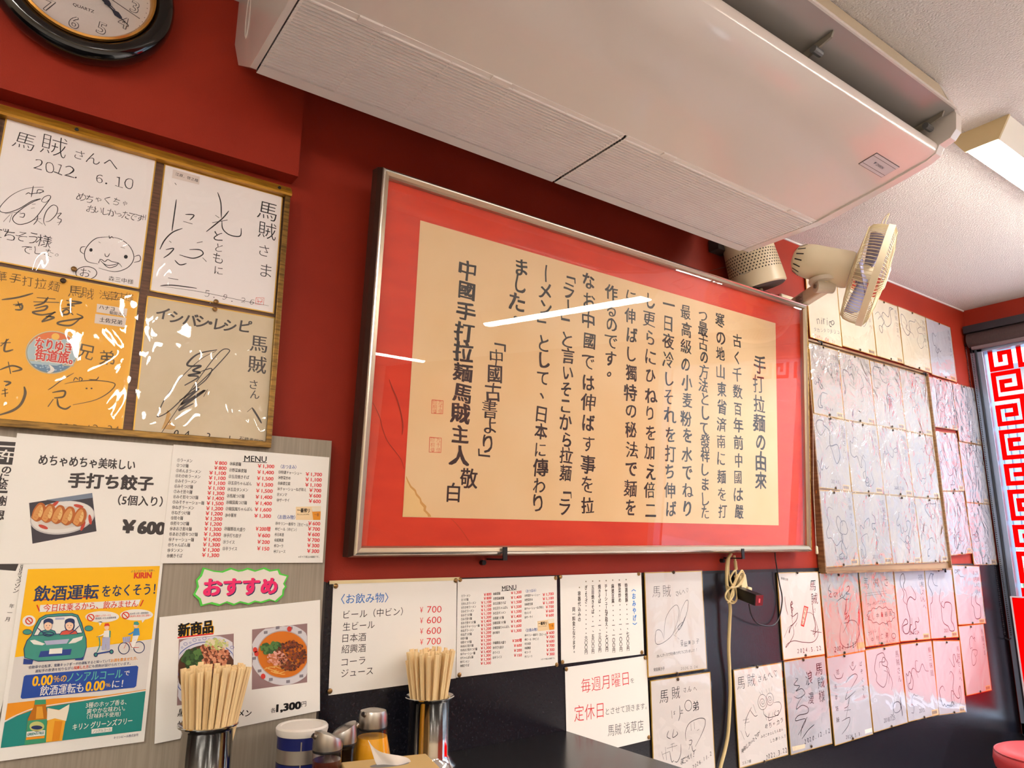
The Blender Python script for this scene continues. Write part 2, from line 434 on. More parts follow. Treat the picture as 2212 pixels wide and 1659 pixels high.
# window in the right wall
wn = thing('window_1', None, None, (WX, -1.1, Z(.1))); tag(wn, kind='structure')
def rel(b, name, par, base, **k):
    b.v = [tuple(Vector(p)-Vector(base)) for p in b.v]; return b.build(name, par, **k)
fr_ = MB()
for (a, b_) in (((3.785, -.068, wz0), (3.85, -.014, wz1)), ((3.785, wy1, wz0), (3.85, wy1+.055, wz1)), ((3.785, wy1, wz0), (3.85, -.014, wz0+.05)), ((3.785, wy1, wz1-.04), (3.85, -.014, wz1)), ((3.79, -1.16, wz0), (3.84, -1.11, wz1))):
    fr_.box(a, b_, alum)
fr_.box((3.775, -.045, wz0), (3.79, -.036, wz1), mat('window_rubber', (26, 30, 40), .6))
rel(fr_, 'window_frame', wn, (WX, -1.1, Z(.1)), bevel=.002)
rel(MB().box((3.822, wy1+.05, wz0+.05), (3.826, -.066, wz1-.04), clear_mat('window_glass', .01, 1.2)), 'window_pane', wn, (WX, -1.1, Z(.1)))

# outside: street, brick building with shutters, hedge
street = mat('asphalt', (150, 150, 154), .9)
struct('ground_street', MB().box((3.95, -30, -.25), (30, 25, -.1), street))
bk = bpy.data.materials.new('brick_facade'); bk.use_nodes = True
nt = bk.node_tree; bt = nt.nodes.new('ShaderNodeTexBrick'); tc = nt.nodes.new('ShaderNodeTexCoord'); mp = nt.nodes.new('ShaderNodeMapping'); mp.inputs['Rotation'].default_value = (math.pi/2, 0, math.pi/2)
nt.links.new(tc.outputs['Object'], mp.inputs[0]); nt.links.new(mp.outputs[0], bt.inputs['Vector']); bt.inputs['Scale'].default_value = 2.4
bt.inputs['Color1'].default_value = lin(132, 92, 84); bt.inputs['Color2'].default_value = lin(118, 80, 74); bt.inputs['Mortar'].default_value = lin(150, 138, 130)
nt.links.new(bt.outputs[0], nt.nodes['Principled BSDF'].inputs['Base Color'])
bd = thing('building', 'pale brick building with grey shutters across the street', 'building', (12.5, 1, -.1))
mb = MB().box((0, -16, 0), (3, 20, 4.9), bk); mb.build('facade', bd)
shut = mat('grey_shutter', (112, 122, 140), .6)
for k, (y0, y1, z0, z1) in enumerate(((-3.2, -.6, 1.2, 3.3), (.2, 2.6, 1.3, 3.4), (3.4, 6.4, 1.2, 3.3), (-7, -4, .2, 3.0))):
    s_ = MB(); n = int((y1-y0)/.11)
    for i in range(n): s_.box((-.06, y0+i*.11, z0), (-.0, y0+i*.11+.08, z1), shut)
    s_.box((-.03, y0-.05, z0-.05), (0, y1+.05, z1+.05), mat('shutter_frame', (140, 144, 152), .6)); s_.build('shutter', bd)
MB().box((-.5, -16, 3.9), (0, 20, 4.2), mat('white_band', (170, 170, 174), .7)).build('canopy_band', bd)
leaf = mat('leaf_green', (62, 100, 54), .6, var=(20, (40, 76, 40), .4, .6))
rg = random.Random(4)
for k in range(3):
    hb = MB()
    for i in range(420):
        c = Vector((rg.gauss(0, .16), rg.gauss(0, .2), abs(rg.gauss(.75, .42)))); d = Vector((rg.uniform(-1, 1), rg.uniform(-1, 1), rg.uniform(-1, 1))).normalized()*.05; e = d.orthogonal().normalized()*.022
        hb.add([c-d, c+e, c+d, c-e], [(0, 1, 2, 3)], leaf)
    hr = thing('street_shrub', ['leafy green shrub outside the window, nearest the wall corner', 'leafy green shrub outside the window, in the middle of its row', 'leafy green shrub outside the window, farthest along its row'][k], 'shrub', (6.2, .9-k*1.5, -.1), 'shrubs outside the window')
    hb.build('foliage', hr); MB().tube([(0, 0, 0), (.02, 0, .5), (0, .02, .9)], .02, mat('bark', (90, 70, 55), .8)).build('stem', hr)

# ------------------------------------------------------------------ fluorescent fixtures on the ceiling
def ceiling_lamp(label, loc, rz, L=1.25, cap=True):
    r = thing('ceiling_lamp', label, 'ceiling light', (loc[0], loc[1], H), 'fluorescent ceiling lights'); r.rotation_euler = (0, 0, rz)
    wm = mat('lamp_white_enamel', (228, 224, 212), .45)
    a, b_, h = .074, .036, .055
    MB().prism([(-a, 0), (-b_-.004, -h), (-b_, -h), (-b_, -h+.01), (b_, -h+.01), (b_, -h), (b_+.004, -h), (a, 0)], -L/2, L/2, wm).build('housing', r)
    for sx in (-1, 1):
        e = MB(); x = sx*L/2
        e.prism([(-a-.002, 0), (-b_-.006, -h-.003), (b_+.006, -h-.003), (a+.002, 0)], x-.004, x+.004, mat('lamp_end_plate', (196, 176, 134), .5)); e.build('end_plate', r)
    MB().prism([(-b_*.98, -h+.009), (-b_*.98, -h-.006), (-b_*.6, -h-.016), (b_*.6, -h-.016), (b_*.98, -h-.006), (b_*.98, -h+.009)], -L/2+.006, L/2-.006, emit_mat('fluorescent_diffuser', LAMPC, LAMP)).build('diffuser', r)
    return r
ceiling_lamp('white fluorescent ceiling light beside the right end of the air conditioner', (2.105+.68, -.762, 0), 0, 1.36)
ceiling_lamp('fluorescent ceiling light mirrored as the bright bar in the framed calligraphy', (2.66, -2.05, 0), math.pi/2, 1.5)
ceiling_lamp('added fluorescent ceiling light in the left part, nearest the notices', (-1.25, -1.35, 0), 0, 1.25)  # added out of view to brighten the left-hand notices
ceiling_lamp('added fluorescent ceiling light in the left part, behind the nearest one', (-1.15, -2.3, 0), 0, 1.25)  # second unseen fixture, added for more light on the left part
ceiling_lamp('fluorescent ceiling light in the middle of the room behind the camera', (.5, -3.0, 0), math.pi/2, 1.25)
ceiling_lamp('added fluorescent ceiling light in the far left part of the room', (-1.8, -3.2, 0), math.pi/2, 1.25)  # extra unseen fixture, put in to lift the room's brightness
ceiling_lamp('fluorescent ceiling light by the far wall of the room', (2.9, -5.3, 0), 0, 1.25)
ceiling_lamp('added fluorescent ceiling light deep in the room on the left side', (-.6, -5.0, 0), math.pi/2, 1.25)  # extra fixture out of view, added for more bounce onto the ceiling
ceiling_lamp('added fluorescent ceiling light deep in the room near its middle', (1.2, -4.9, 0), math.pi/2, 1.25)  # another unseen fixture added to brighten the room

# ------------------------------------------------------------------ air conditioner
AX0, AX1 = .322, 1.806
ac = thing('air_conditioner', 'large white ceiling hung air conditioner with louvred intake grilles', 'air conditioner', (1.06, -.45, H))
AB = Vector((1.06, -.45, H))
def acp(b, name, par=ac, **k): return rel(b, name, par, AB, **k)
panel = [(-.434, Z(.893)), (-.50, Z(.9035)), (-.559, Z(.911)), (-.62, Z(.9205)), (-.684, Z(.932)), (-.74, Z(.942)), (-.762, Z(.952)), (-.769, Z(.966)), (-.768, Z(.973)), (-.755, Z(.972))]
acp(MB().strip(panel, AX0, AX1, white_plastic, -.004), 'front_panel', smooth=True)
capo = [(-.187, Z(.888)), (-.38, Z(.888)), (-.44, Z(.889)), (-.50, Z(.898)), (-.582, Z(.910)), (-.671, Z(.925)), (-.738, Z(.938)), (-.763, Z(.949)), (-.773, Z(.967)), (-.80, Z(.974)), (-.815, Z(.99)), (-.820, Z(1.03)), (-.809, Z(1.07)), (-.79, H-.001), (-.02, H-.001), (-.03, Z(1.082)), (-.013, Z(1.073)), (-.09, Z(.95))]
for x0, x1, nm in ((AX1, AX1+.028, 'end_cap'), (AX0-.012, AX0, 'end_cap')):
    b = MB().prism(capo, x0, x1, white_plastic)
    c_ = acp(b, nm, bevel=.003)
    if x0 < 1:
        ov = [(AX0-.0125, -.135+.013*math.cos(a), Z(1.035)+.05*math.sin(a)) for a in [i*2*math.pi/40 for i in range(41)]]
        acp(MB().tube(ov, .0012, white_plastic, 6), 'knockout_ring', c_)
inner = mat('duct_inside', (84, 78, 74), .6)
acp(MB().prism([(-.03, Z(1.0)), (-.03, H-.002), (-.77, H-.002), (-.77, Z(1.085)), (-.60, Z(1.085)), (-.60, Z(.96)), (-.42, Z(.925)), (-.17, Z(.925)), (-.09, Z(.96))], AX0+.002, AX1-.002, inner), 'body')
acp(MB().prism([(-.765, Z(1.084)), (-.806, Z(1.072)), (-.79, H-.003), (-.765, H-.003)], AX0, AX1, mat('outlet_beam', (206, 190, 164), .4)), 'outlet_beam')
duct = MB().prism([(-.601, Z(.965)), (-.755, Z(.968)), (-.757, Z(.975)), (-.601, Z(.975))], AX0, AX1, mat('outlet_floor', (176, 162, 142), .55)); acp(duct, 'outlet_sill')
flap = mat('louver_grey', (150, 146, 142), .32, metal=.3)
fl = acp(MB().prism([(-.645, Z(.992)), (-.73, Z(1.02)), (-.822, Z(1.036)), (-.823, Z(1.041)), (-.73, Z(1.028)), (-.645, Z(1.0))], AX0+.004, AX1-.006, flap), 'louver')
acp(MB().box((AX0+.004, -.826, Z(1.035)), (AX1-.006, -.8215, Z(1.042)), white_plastic), 'louver_lip', fl)
for kx in (atz((1800, 90), Z(1.008)).x, AX1-.03):
    b = MB(); b.prism([(-.67, Z(.985)), (-.80, Z(1.020)), (-.806, Z(1.032)), (-.72, Z(1.018))], kx-.003, kx+.003, mat('louver_bracket', (120, 112, 100), .5))
    b.tube([(kx-.014, -.765, Z(1.008)), (kx+.014, -.765, Z(1.008))], .008, mat('louver_pivot', (92, 92, 92), .35), 10)
    acp(b, 'louver_bracket', fl)
# intake grilles
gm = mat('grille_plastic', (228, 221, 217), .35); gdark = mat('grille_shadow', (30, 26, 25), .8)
gap = atz((1358, 292), Z(.896)).x - .008
ribpx = [[(838, 53), (988, 123), (1120, 184), (1234, 237)], [(1444.5, 338), (1529.5, 378), (1604, 414), (1678, 447)]]
for gi, (x0, x1) in enumerate(((AX0+.003, gap-.0035), (gap+.0035, AX1-.001))):
    b = MB(); y0, y1 = -.192, -.422; n = 24; zt = Z(.889)
    b.box((x0, -.205, zt), (x1, -.176, zt+.028), gm)
    b.box((x0, -.436, zt+.003), (x1, -.424, zt+.02), gm)
    for x in (x0, x1-.006): b.box((x, -.43, zt+.001), (x+.006, -.18, zt+.02), gm)
    for i in range(n):
        y = -.206 - (i+.7)*(.424-.206)/n
        b.prism([(y+.0029, zt+.003), (y+.0018, zt), (y-.0018, zt), (y-.0029, zt+.003), (y-.0012, zt+.017), (y+.0012, zt+.017)], x0, x1, gm)
    for p in ribpx[gi]:
        rx = atz(p, zt).x
        if x0 < rx < x1: b.box((rx-.0015, -.426, zt+.0012), (rx+.0015, -.2, zt+.012), gm)
    for tx in ((x0+.12, x0+.40) if gi == 0 else (x0+.14, x1-.10)):
        b.box((tx-.022, -.4365, zt+.0), (tx+.022, -.424, zt+.008), gm)
    g = acp(b, 'intake_grille')
acp(MB().box((AX0+.004, -.43, Z(.917)), (AX1-.004, -.18, Z(.921)), gdark), 'filter')  # near-black sheet behind the slats; the shade between them is in its colour
# maker's plate
def on_panel(p):
    best = None
    for (a, b_) in zip(panel[:-3], panel[1:-2]):
        A, B = Vector((0, *a)), Vector((0, *b_)); n_ = Vector((0, -(B-A).z, (B-A).y)); d = ray(p)
        t = (A-EYEP).dot(n_)/d.dot(n_); q = EYEP + d*t
        if min(a[0], b_[0])-1e-6 <= q.y <= max(a[0], b_[0])+1e-6: best = q
    return best
Lp = [on_panel(p) for p in ((1855, 354), (1893, 329), (1943, 360), (1904, 383))]
if all(Lp):
    cen = sum(Lp, Vector())/4
    s = Sheet('logo_plate', None, None, [(1893, 329), (1943, 360), (1904, 383), (1855, 354)], P=[Lp[1], Lp[2], Lp[3], Lp[0]], t=.0012)
    s.root.name = 'logo_plate_base'
    pl = mat('logo_plate_grey', (196, 190, 192), .3)
    W, Hh = s.W, s.H; b = MB().box((-W/2, -.0012, -Hh/2), (W/2, .0030, Hh/2), mat('logo_plate_rim', (92, 78, 74), .4)); b.box((-W/2+.0015, -.0018, -Hh/2+.0015), (W/2-.0015, -.001, Hh/2-.0015), pl)
    for zz in (.3, -.3): b.box((-W/2+.002, -.0019, Hh*zz-.0006), (W/2-.002, -.0017, Hh*zz+.0006), mat('logo_plate_rim', (92, 78, 74)))
    s.t = .0019
    v, f = letters('DAIKIN', .01); k = W*.09
    s.put([Vector((p[0]*k-W*.12, (p[1]-.35)*k)) for p in v], f, mat('logo_grey', (92, 92, 100)), 'x', 1, v)
    s.put([Vector((-W*.24, k*.35)), Vector((-W*.15, k*.35)), Vector((-W*.20, -k*.35))], [(0, 1, 2)], mat('logo_grey', (92, 92, 100)), 'x', 1)
    t_ = s.bl.pop('x'); b.v += t_.v[:0]
    b.add(t_.v, t_.f, mat('logo_grey', (92, 92, 100)))
    b.v = [tuple(s.M @ Vector(p) - AB) for p in b.v]; b.build('logo_plate', ac)
    bpy.data.objects.remove(s.root)

# ------------------------------------------------------------------ wall clock
ck = thing('wall_clock', 'round wall clock with fat black rim and gold ring, cut by the top edge', 'clock', (.033, -.044, Z(1.010)))
Mk = Matrix.Rotation(math.pi/2, 4, 'X')
blk = mat('clock_black_gloss', (10, 10, 12), .12, coat=.6)
prof = [(.117, .050)] + [(.134+.020*math.cos(a), .026+.026*math.sin(a)) for a in [math.radians(150-i*15) for i in range(23)]] + [(.130, .0)]
MB().lathe(prof, blk, Mk, 64, cap=False).build('bezel', ck, smooth=True)
MB().lathe([(.1185, .044), (.1175, .050), (.114, .052), (.1095, .046), (.1095, .03)], mat('clock_gold', (214, 160, 84), .25, metal=.8), Mk, 64, cap=False).build('gold_ring', ck, smooth=True)
MB().lathe([(.0, .030), (.112, .030), (.112, .0)], mat('clock_face_white', (206, 196, 194), .5), Mk, 64, cap=False).build('dial', ck)
tw = math.radians(-5)
nm = MB(); grey = mat('clock_numeral', (84, 76, 80), .5)
def numeral(txt, cx_, cz_, h):
    vo, fo = letters(txt, .035); vi, fi = letters(txt, -.0)
    x0 = (min(p[0] for p in vo)+max(p[0] for p in vo))/2
    cr, sr = math.cos(tw), math.sin(tw)
    tr = lambda p: (cx_+((p[0]-x0)*cr-(p[1]-.35)*sr)*h, cz_+((p[0]-x0)*sr+(p[1]-.35)*cr)*h)
    nm.add([(*[tr(p)[0]], -.0304, tr(p)[1]) for p in vo], fo, grey); nm.add([(tr(p)[0], -.0308, tr(p)[1]) for p in vi], fi, mat('clock_face_white', (206, 196, 194), .5))
for k in range(1, 13):
    a = math.pi/2 - k*math.pi/6 + tw; numeral(str(k), .0845*math.cos(a), .0845*math.sin(a), .034)
for k in range(60):
    a = k*math.pi/30; nm.lathe([(.0009, 0), (0, .0003)], grey, Matrix.Translation((.105*math.cos(a), -.0303, .105*math.sin(a))) @ Mk, 6)
q_, qf = letters('QUARTZ', .01); nm.add([((p[0]-2)*.0085+.003, -.0304, (p[1])*.0085-.052) for p in q_], qf, grey)
nm.flat = True; nm.build('numerals', ck)
def hand_(ang, L, w_, y, nm_, m_, base=.0):
    e = Vector((math.cos(ang), 0, math.sin(ang))); n = Vector((-e.z, 0, e.x)); b = MB()
    pr = [(-base, w_*.5), (L*.45, w_*.5), (L*.62, w_*.5), (L*.72, w_*2.4), (L*.82, w_*1.2), (L*.84, w_*.3), (L, w_*.2)] if w_ > .001 else [(-base, w_), (L, w_)]
    P = [e*a+n*k+Vector((0, y, 0)) for a, k in pr] + [e*a-n*k+Vector((0, y, 0)) for a, k in reversed(pr)]
    N = len(P)
    b.add(P + [p-Vector((0, .0008, 0)) for p in P], [tuple(range(N)), tuple(reversed(range(N, 2*N)))] + [(i, (i+1) % N, N+(i+1) % N, N+i) for i in range(N)], m_); b.build(nm_, ck)
hc = Vector((.033, 0, Z(1.01)))
tgt = aty((277, 57), -.075)-hc; a1 = math.atan2(tgt.z, tgt.x)
hand_(a1, math.hypot(tgt.x, tgt.z), .0022, -.034, 'minute_hand', mat('clock_hand_navy', (40, 44, 60), .4))
hand_(a1-.06+.1, .062, .0026, -.036, 'hour_hand', mat('clock_hand_navy', (40, 44, 60), .4))
t2 = aty((290, 38), -.075)-hc; hand_(math.atan2(t2.z, t2.x), .10, .0005, -.038, 'second_hand', mat('clock_numeral', (84, 76, 80), .5), .02)

# ------------------------------------------------------------------ wall fan
Fa = Vector((.516, -.791, -.38)).normalized(); Fa = (Fa + Vector((.01, .005, 0))).normalized()
Fc = aty((1890, 596), -.36)
Mf = frame((0, 0, 0), Fa.cross(Vector((0, 0, 1))).normalized(), Fa); Mf = Matrix((Mf.col[0].xyz, Mf.col[1].xyz, Mf.col[2].xyz)).transposed().to_4x4()
fan = thing('wall_fan', 'cream wall fan with wire cage beside the top right corner of the framed calligraphy', 'fan', Fc)
R_ = .163
wire = mat('fan_wire', (206, 190, 150), .4)
rim = MB().lathe([(R_, -.009), (R_+.004, -.009), (R_+.004, .011), (R_, .011), (R_-.004, .007), (R_-.004, -.006), (R_, -.009)], cream_plastic, Mf, 64, cap=False); rim.build('cage_rim', fan, smooth=True)
rc = MB(); n = 88
for i in range(n):
    a = 2*math.pi*i/n; e = Vector((math.cos(a), math.sin(a), 0))
    pts = [e*(R_*r_) + Vector((0, 0, z)) for r_, z in ((1, -.01), (.99, -.03), (.955, -.052), (.88, -.062), (.36, -.07))]
    rc.tube(pts, .0011, wire, 4, Mf, cap=False)
for r_, z in ((.90, -.0615), (.62, -.066), (.36, -.07)):
    rc.tube([Vector((math.cos(t)*R_*r_, math.sin(t)*R_*r_, z)) for t in [2*math.pi*i/48 for i in range(49)]], .0016, wire, 5, Mf)
rc.build('rear_cage', fan, smooth=True)
fc = MB()
for i in range(n):
    a = 2*math.pi*i/n; e = Vector((math.cos(a), math.sin(a), 0))
    fc.tube([e*(R_*r_)+Vector((0, 0, z)) for r_, z in ((.99, .012), (.9, .021), (.6, .030), (.24, .034))], .0011, wire, 4, Mf, cap=False)
for r_, z in ((.9, .021), (.6, .030)): fc.tube([Vector((math.cos(t)*R_*r_, math.sin(t)*R_*r_, z)) for t in [2*math.pi*i/48 for i in range(49)]], .0014, wire, 5, Mf)
fc.lathe([(.038, .031), (.038, .036), (.03, .039), (0, .039)], cream_plastic, Mf, 24); fc.build('front_cage', fan, smooth=True)
bl = MB(); bm_ = mat('fan_blade_blue', (150, 148, 182), .25)
for k in range(4):
    a0 = k*math.pi/2+.5; vv = []
    for i in range(7):
        r_ = .03+i*.0175; wd = .22+.42*math.sin(math.pi*min(1, (i+1.6)/8.5))
        for j in range(5):
            t = (j/4-.5)*2*wd; vv.append((r_*math.cos(a0+t), r_*math.sin(a0+t), -.028+.05*(j/4-.5)*(.5+.5*i/6)))
    fs = [(i*5+j, i*5+j+1, (i+1)*5+j+1, (i+1)*5+j) for i in range(6) for j in range(4)]
    bb = MB(); bb.add(vv, fs, bm_, Mf); o = bb.build('blade', fan, smooth=True); sd = o.modifiers.new('thickness', 'SOLIDIFY'); sd.thickness = .0018
MB().lathe([(0, -.06), (.026, -.06), (.03, -.04), (.026, .0), (.0, .006)], cream_plastic, Mf, 24).build('hub', fan, smooth=True)
mo = MB().lathe([(0, -.262), (.022, -.26), (.042, -.25), (.053, -.232), (.058, -.205), (.060, -.13), (.060, -.125), (.0605, -.118), (.062, -.085), (.058, -.074), (.03, -.07)], cream_plastic, Mf, 40)
mo.build('motor_housing', fan, smooth=True)
sl = MB()
for i in range(16):
    a = 2*math.pi*i/16; e = Vector((math.cos(a), math.sin(a), 0)); g_ = Vector((-math.sin(a), math.cos(a), 0))*.002
    p0, p1 = e*.045+Vector((0, 0, -.2495)), e*.0568+Vector((0, 0, -.2255)); sl.add([p0-g_, p0+g_, p1+g_, p1-g_], [(0, 1, 2, 3)], mat('vent_dark', (30, 26, 24), .7), Mf)
sl.build('motor_vents', fan)
# bracket and arm back to the wall
upf = Mf.to_3x3() @ Vector((0, 0, -.165)); low = upf + Vector((0, 0, -.075))
wallp = aty((1700, 668), -.002) - Fc
arm = MB()
e = (low-wallp); e.z *= 1
side = e.cross(Vector((0, 0, 1))).normalized()
Ma = frame(wallp, e, (0, 0, 1)); La = e.length
arm.box((.0, -.017, -.026), (La+.006, .017, .018), cream_plastic, Ma)
ar = arm.build('wall_arm', fan, bevel=.006)
pv = MB().tube([low+side*.03-Vector((0, 0, .004)), low-side*.03-Vector((0, 0, .004))], .022, mat('fan_pivot_cream', (200, 188, 168), .4), 20); pv.build('tilt_joint', fan, bevel=.002)
MB().tube([low+side*.034-Vector((0, 0, .004)), low-side*.034-Vector((0, 0, .004))], .007, mat('bolt_grey', (120, 108, 96), .35, metal=.6), 14).build('pivot_bolt', fan)
MB().tube([low+Vector((0, 0, .0)), upf+Vector((0, 0, -.02))], [.02, .028], cream_plastic, 18).build('neck', fan)
MB().lathe([(.0, -.008), (.045, -.008), (.047, 0), (.045, .006), (0, .006)], mat('fan_pivot_cream', (200, 188, 168), .4), Matrix.Translation(upf+Vector((0, 0, -.058))), 28).build('swivel_plate', fan, smooth=True)
lb = MB(); lb.flat = True
Ml = Ma @ Matrix.Translation((La*.48, 0, -.004))
lb.box((-.028, -.0176, -.014), (.028, -.0172, .014), mat('fan_label_grey', (196, 188, 176), .4), Ml)
for i in range(6): lb.box((-.024, -.0179, .010-i*.0042), (.012+.008*((i*7) % 3-1), -.0177, .012-i*.0042), mat('label_print', (90, 82, 80)), Ml)
lb.build('rating_label', fan)
MB().box((-.045, -.012, -.05), (.045, .0, .05), cream_plastic, Matrix.Translation(wallp+Vector((0, 0, 0)))).build('wall_plate', fan, bevel=.004)
tp = (Mf @ Vector((0, 0, 0)))
topd = (Vector((0, 0, 1))-Fa*Fa.z).normalized()*R_
MB().tube(spline([topd-Fa*.028, topd*1.13-Fa*.03+Vector((0, 0, .004)), topd*1.33-Fa*.02, topd*1.15-Fa*.022, topd-Fa*.018], 5), .0016, wire, 6).build('carry_loop', fan)

# ------------------------------------------------------------------ purifier
pf0 = aty((1641, 622), -.093); pf1 = aty((1597, 472), -.080)
ax = (pf1-pf0).normalized()
pur = thing('air_purifier', 'tapered cream cylinder device with perforated band above the framed calligraphy', 'purifier', pf0)
Mp = axis_frame((0, 0, 0), ax); Mp.translation = (0, 0, 0)
rb, rt = .089, .073; hp = (pf1-pf0).length+.02
pc = mat('purifier_cream', (214, 198, 168), .35)
MB().lathe([(rb-.006, .0), (rb, .004), (rb, .02), (rt, hp), (rt-.008, hp+.006), (0, hp+.006)], pc, Mp, 56, cap=False).build('body', pur, smooth=True)
bs = MB().lathe([(0, -.004), (rb-.012, -.004), (rb-.005, 0), (rb-.005, .006), (0, .006)], mat('purifier_base', (66, 56, 48), .5), Mp, 56); bs.build('base', pur, smooth=True)
MB().lathe([(.008, -.012), (.008, -.004)], mat('purifier_screw', (190, 168, 130), .4), Mp @ Matrix.Translation((0, 0, 0)), 14).build('base_screw', pur)
hl = MB(); dk = mat('vent_dark', (30, 26, 24), .7)
vdir = (EYEP-pf0).normalized(); loc = Mp.to_3x3().inverted() @ vdir; a_front = math.atan2(loc.y, loc.x)
for i in range(7):
    for j in range(22):
        a = a_front + (j-10.5)*.125 + (.0625 if i % 2 else 0); z = .054+i*.0098; r_ = rb+(rt-rb)*(z-.02)/(hp-.02)
        nrm = Vector((math.cos(a), math.sin(a), 0)); c = nrm*(r_+.0004)+Vector((0, 0, z)); t1 = Vector((-nrm.y, nrm.x, 0)); t2 = Vector((0, 0, 1))
        hl.add([c+(t1*math.cos(q)+t2*math.sin(q))*.0026 for q in [k*math.pi/4 for k in range(8)]], [tuple(range(8))], dk, Mp)
hl.build('perforated_band', pur)
def dot(a, z, r0, m_, nm_):
    r_ = rb+(rt-rb)*(z-.02)/(hp-.02); nrm = Vector((math.cos(a), math.sin(a), 0)); c = nrm*(r_+.0006)+Vector((0, 0, z)); t1 = Vector((-nrm.y, nrm.x, 0))
    MB().add([c+(t1*math.cos(q)+Vector((0, 0, 1))*math.sin(q))*r0 for q in [k*math.pi/6 for k in range(12)]], [tuple(range(12))], m_, Mp).build(nm_, pur)
sg = 1 if (Mp.to_3x3() @ Vector((-math.sin(a_front), math.cos(a_front), 0))).dot(RT) > 0 else -1
dot(a_front+sg*.62, .126, .0042, dk, 'sensor'); dot(a_front+sg*.60, .146, .0028, emit_mat('green_led', (.1, .8, .6), 1.5), 'indicator_light'); dot(a_front+sg*.56, .166, .005, mat('purifier_mark', (96, 86, 78)), 'printed_mark')
MB().box((-.112, -.0, .045), (-.05, .04, .085), mat('bracket_grey', (60, 56, 56), .5), Matrix.Translation(aty((1600, 580), -.045)-pf0)).build('wall_bracket', pur)
# ------------------------------------------------------------------ thumbtacks
tack_m = mat('tack_brass', (150, 116, 72), .3, metal=.8); tack_d = mat('tack_dark', (70, 56, 44), .35, metal=.7)
_tk = {}
def tack(p, c, y, label, dark=False, r=.0046):
    q = aty(crop(c, p), y)
    k = (dark, r)
    if k not in _tk:
        b = MB().lathe([(r, 0), (r*1.02, .0008), (r*.8, .0022), (r*.4, .003), (0, .0032)], tack_d if dark else tack_m, Matrix.Rotation(math.pi/2, 4, 'X'), 18)
        b.lathe([(.0006, -.006), (.0006, 0)], tack_d, Matrix.Rotation(math.pi/2, 4, 'X'), 6)
        o = b.build('thumbtack', smooth=True); _tk[k] = o
    else:
        o = _tk[k].copy(); C.objects.link(o)
    o.location = q; tag(o, label, 'thumbtack', 'thumbtacks on the wall notices'); return o
def corner_tacks(s, y, what, pts, c):
    for nm, p in pts: tack(p, c, y, 'brass thumbtack at the %s of the %s' % (nm, what))

# ------------------------------------------------------------------ autograph boards
board_w = mat('board_white', (218, 210, 206), .55); board_c = mat('board_cream', (216, 200, 172), .55, var=(9, (206, 188, 154), .45, .75))
board_p = mat('board_pale', (172, 170, 178), .55); board_g = mat('board_gold', (226, 168, 62), .38, metal=.35, bump=(700, .3, .0008))
board_a = mat('board_aged', (168, 161, 158), .55, var=(8, (176, 170, 167), .4, .7))
sleeve_m = clear_mat('plastic_sleeve_clear', .045, 1.48, 2.3, (10, .0090))
sleeve_q = clear_mat('plastic_sleeve_smooth', .03, 1.47, 1.45, (5, .0042))
def wrinkles(s, strong=1.0, seed=0, m=None, over=.003):
    """creased clear sleeve over the board, as real relief"""
    R = random.Random(seed); W, Hh = s.W+2*over, s.H+2*over; nx, nz = 26, 30; b = MB(); b.flat = True
    fold = []
    for k in range(7):
        a = R.choice((-1, 1))*R.uniform(.35, 1.5); fold.append((math.cos(a), math.sin(a), R.uniform(-.5, .5)*W, R.uniform(.010, .030), R.uniform(.25, 1)))
    fan_ = [(R.uniform(0, math.pi), R.uniform(6, 16)) for k in range(3)]
    v = []
    for j in range(nz+1):
        for i in range(nx+1):
            x, z = (i/nx-.5)*W, (j/nz-.5)*Hh; d = 0
            for cx_, sx_, off, wd, am in fold: d += am*math.exp(-((x*cx_+z*sx_-off)/wd)**2)
            rr = math.hypot(x, z-Hh/2); th = math.atan2(x, Hh/2-z)
            for ph, fq in fan_: d += .45*(1+math.sin(th*fq+ph))*min(1, rr/.05)*math.exp(-rr/.16)
            ed = min(1, min(i, nx-i)/2, min(j, nz-j)/2)
            v.append((x, -(s.t+.0012+ed*min(d, 2.4)*.0007*strong), z))
    f = [(j*(nx+1)+i, j*(nx+1)+i+1, (j+1)*(nx+1)+i+1, (j+1)*(nx+1)+i) for j in range(nz) for i in range(nx)]
    b.add(v, f, m or sleeve_m); o = b.build('plastic_sleeve', s.root, smooth=False)
    o.data.polygons.foreach_set('use_smooth', [True]*len(o.data.polygons)); return o
def shikishi(label, quad, c=PX, y=-.0065, paper=None, sleeve=1.0, seed=0, group=None, edge=True, sm=None, pad=True):
    s = Sheet('autograph_board', label, 'autograph board', quad, y=y, t=.0028, c=c, group=group, paper=paper or board_w, sheet_name='board', r=seed)
    W, Hh, e = s.W, s.H, .0018
    if edge:
        b = MB()
        for lo, hi in (((-W/2-.0004, -.0031, -Hh/2), (-W/2+e, .0002, Hh/2)), ((W/2-e, -.0031, -Hh/2), (W/2+.0004, .0002, Hh/2)), ((-W/2-.0004, -.0031, Hh/2-e), (W/2+.0004, .0002, Hh/2+.0004)), ((-W/2-.0004, -.0031, -Hh/2-.0004), (W/2+.0004, .0002, -Hh/2+e))):
            b.box(lo, hi, gilt)
        b.build('gilt_edge', s.root)
    if sleeve: wrinkles(s, sleeve, seed, sm)
    return s
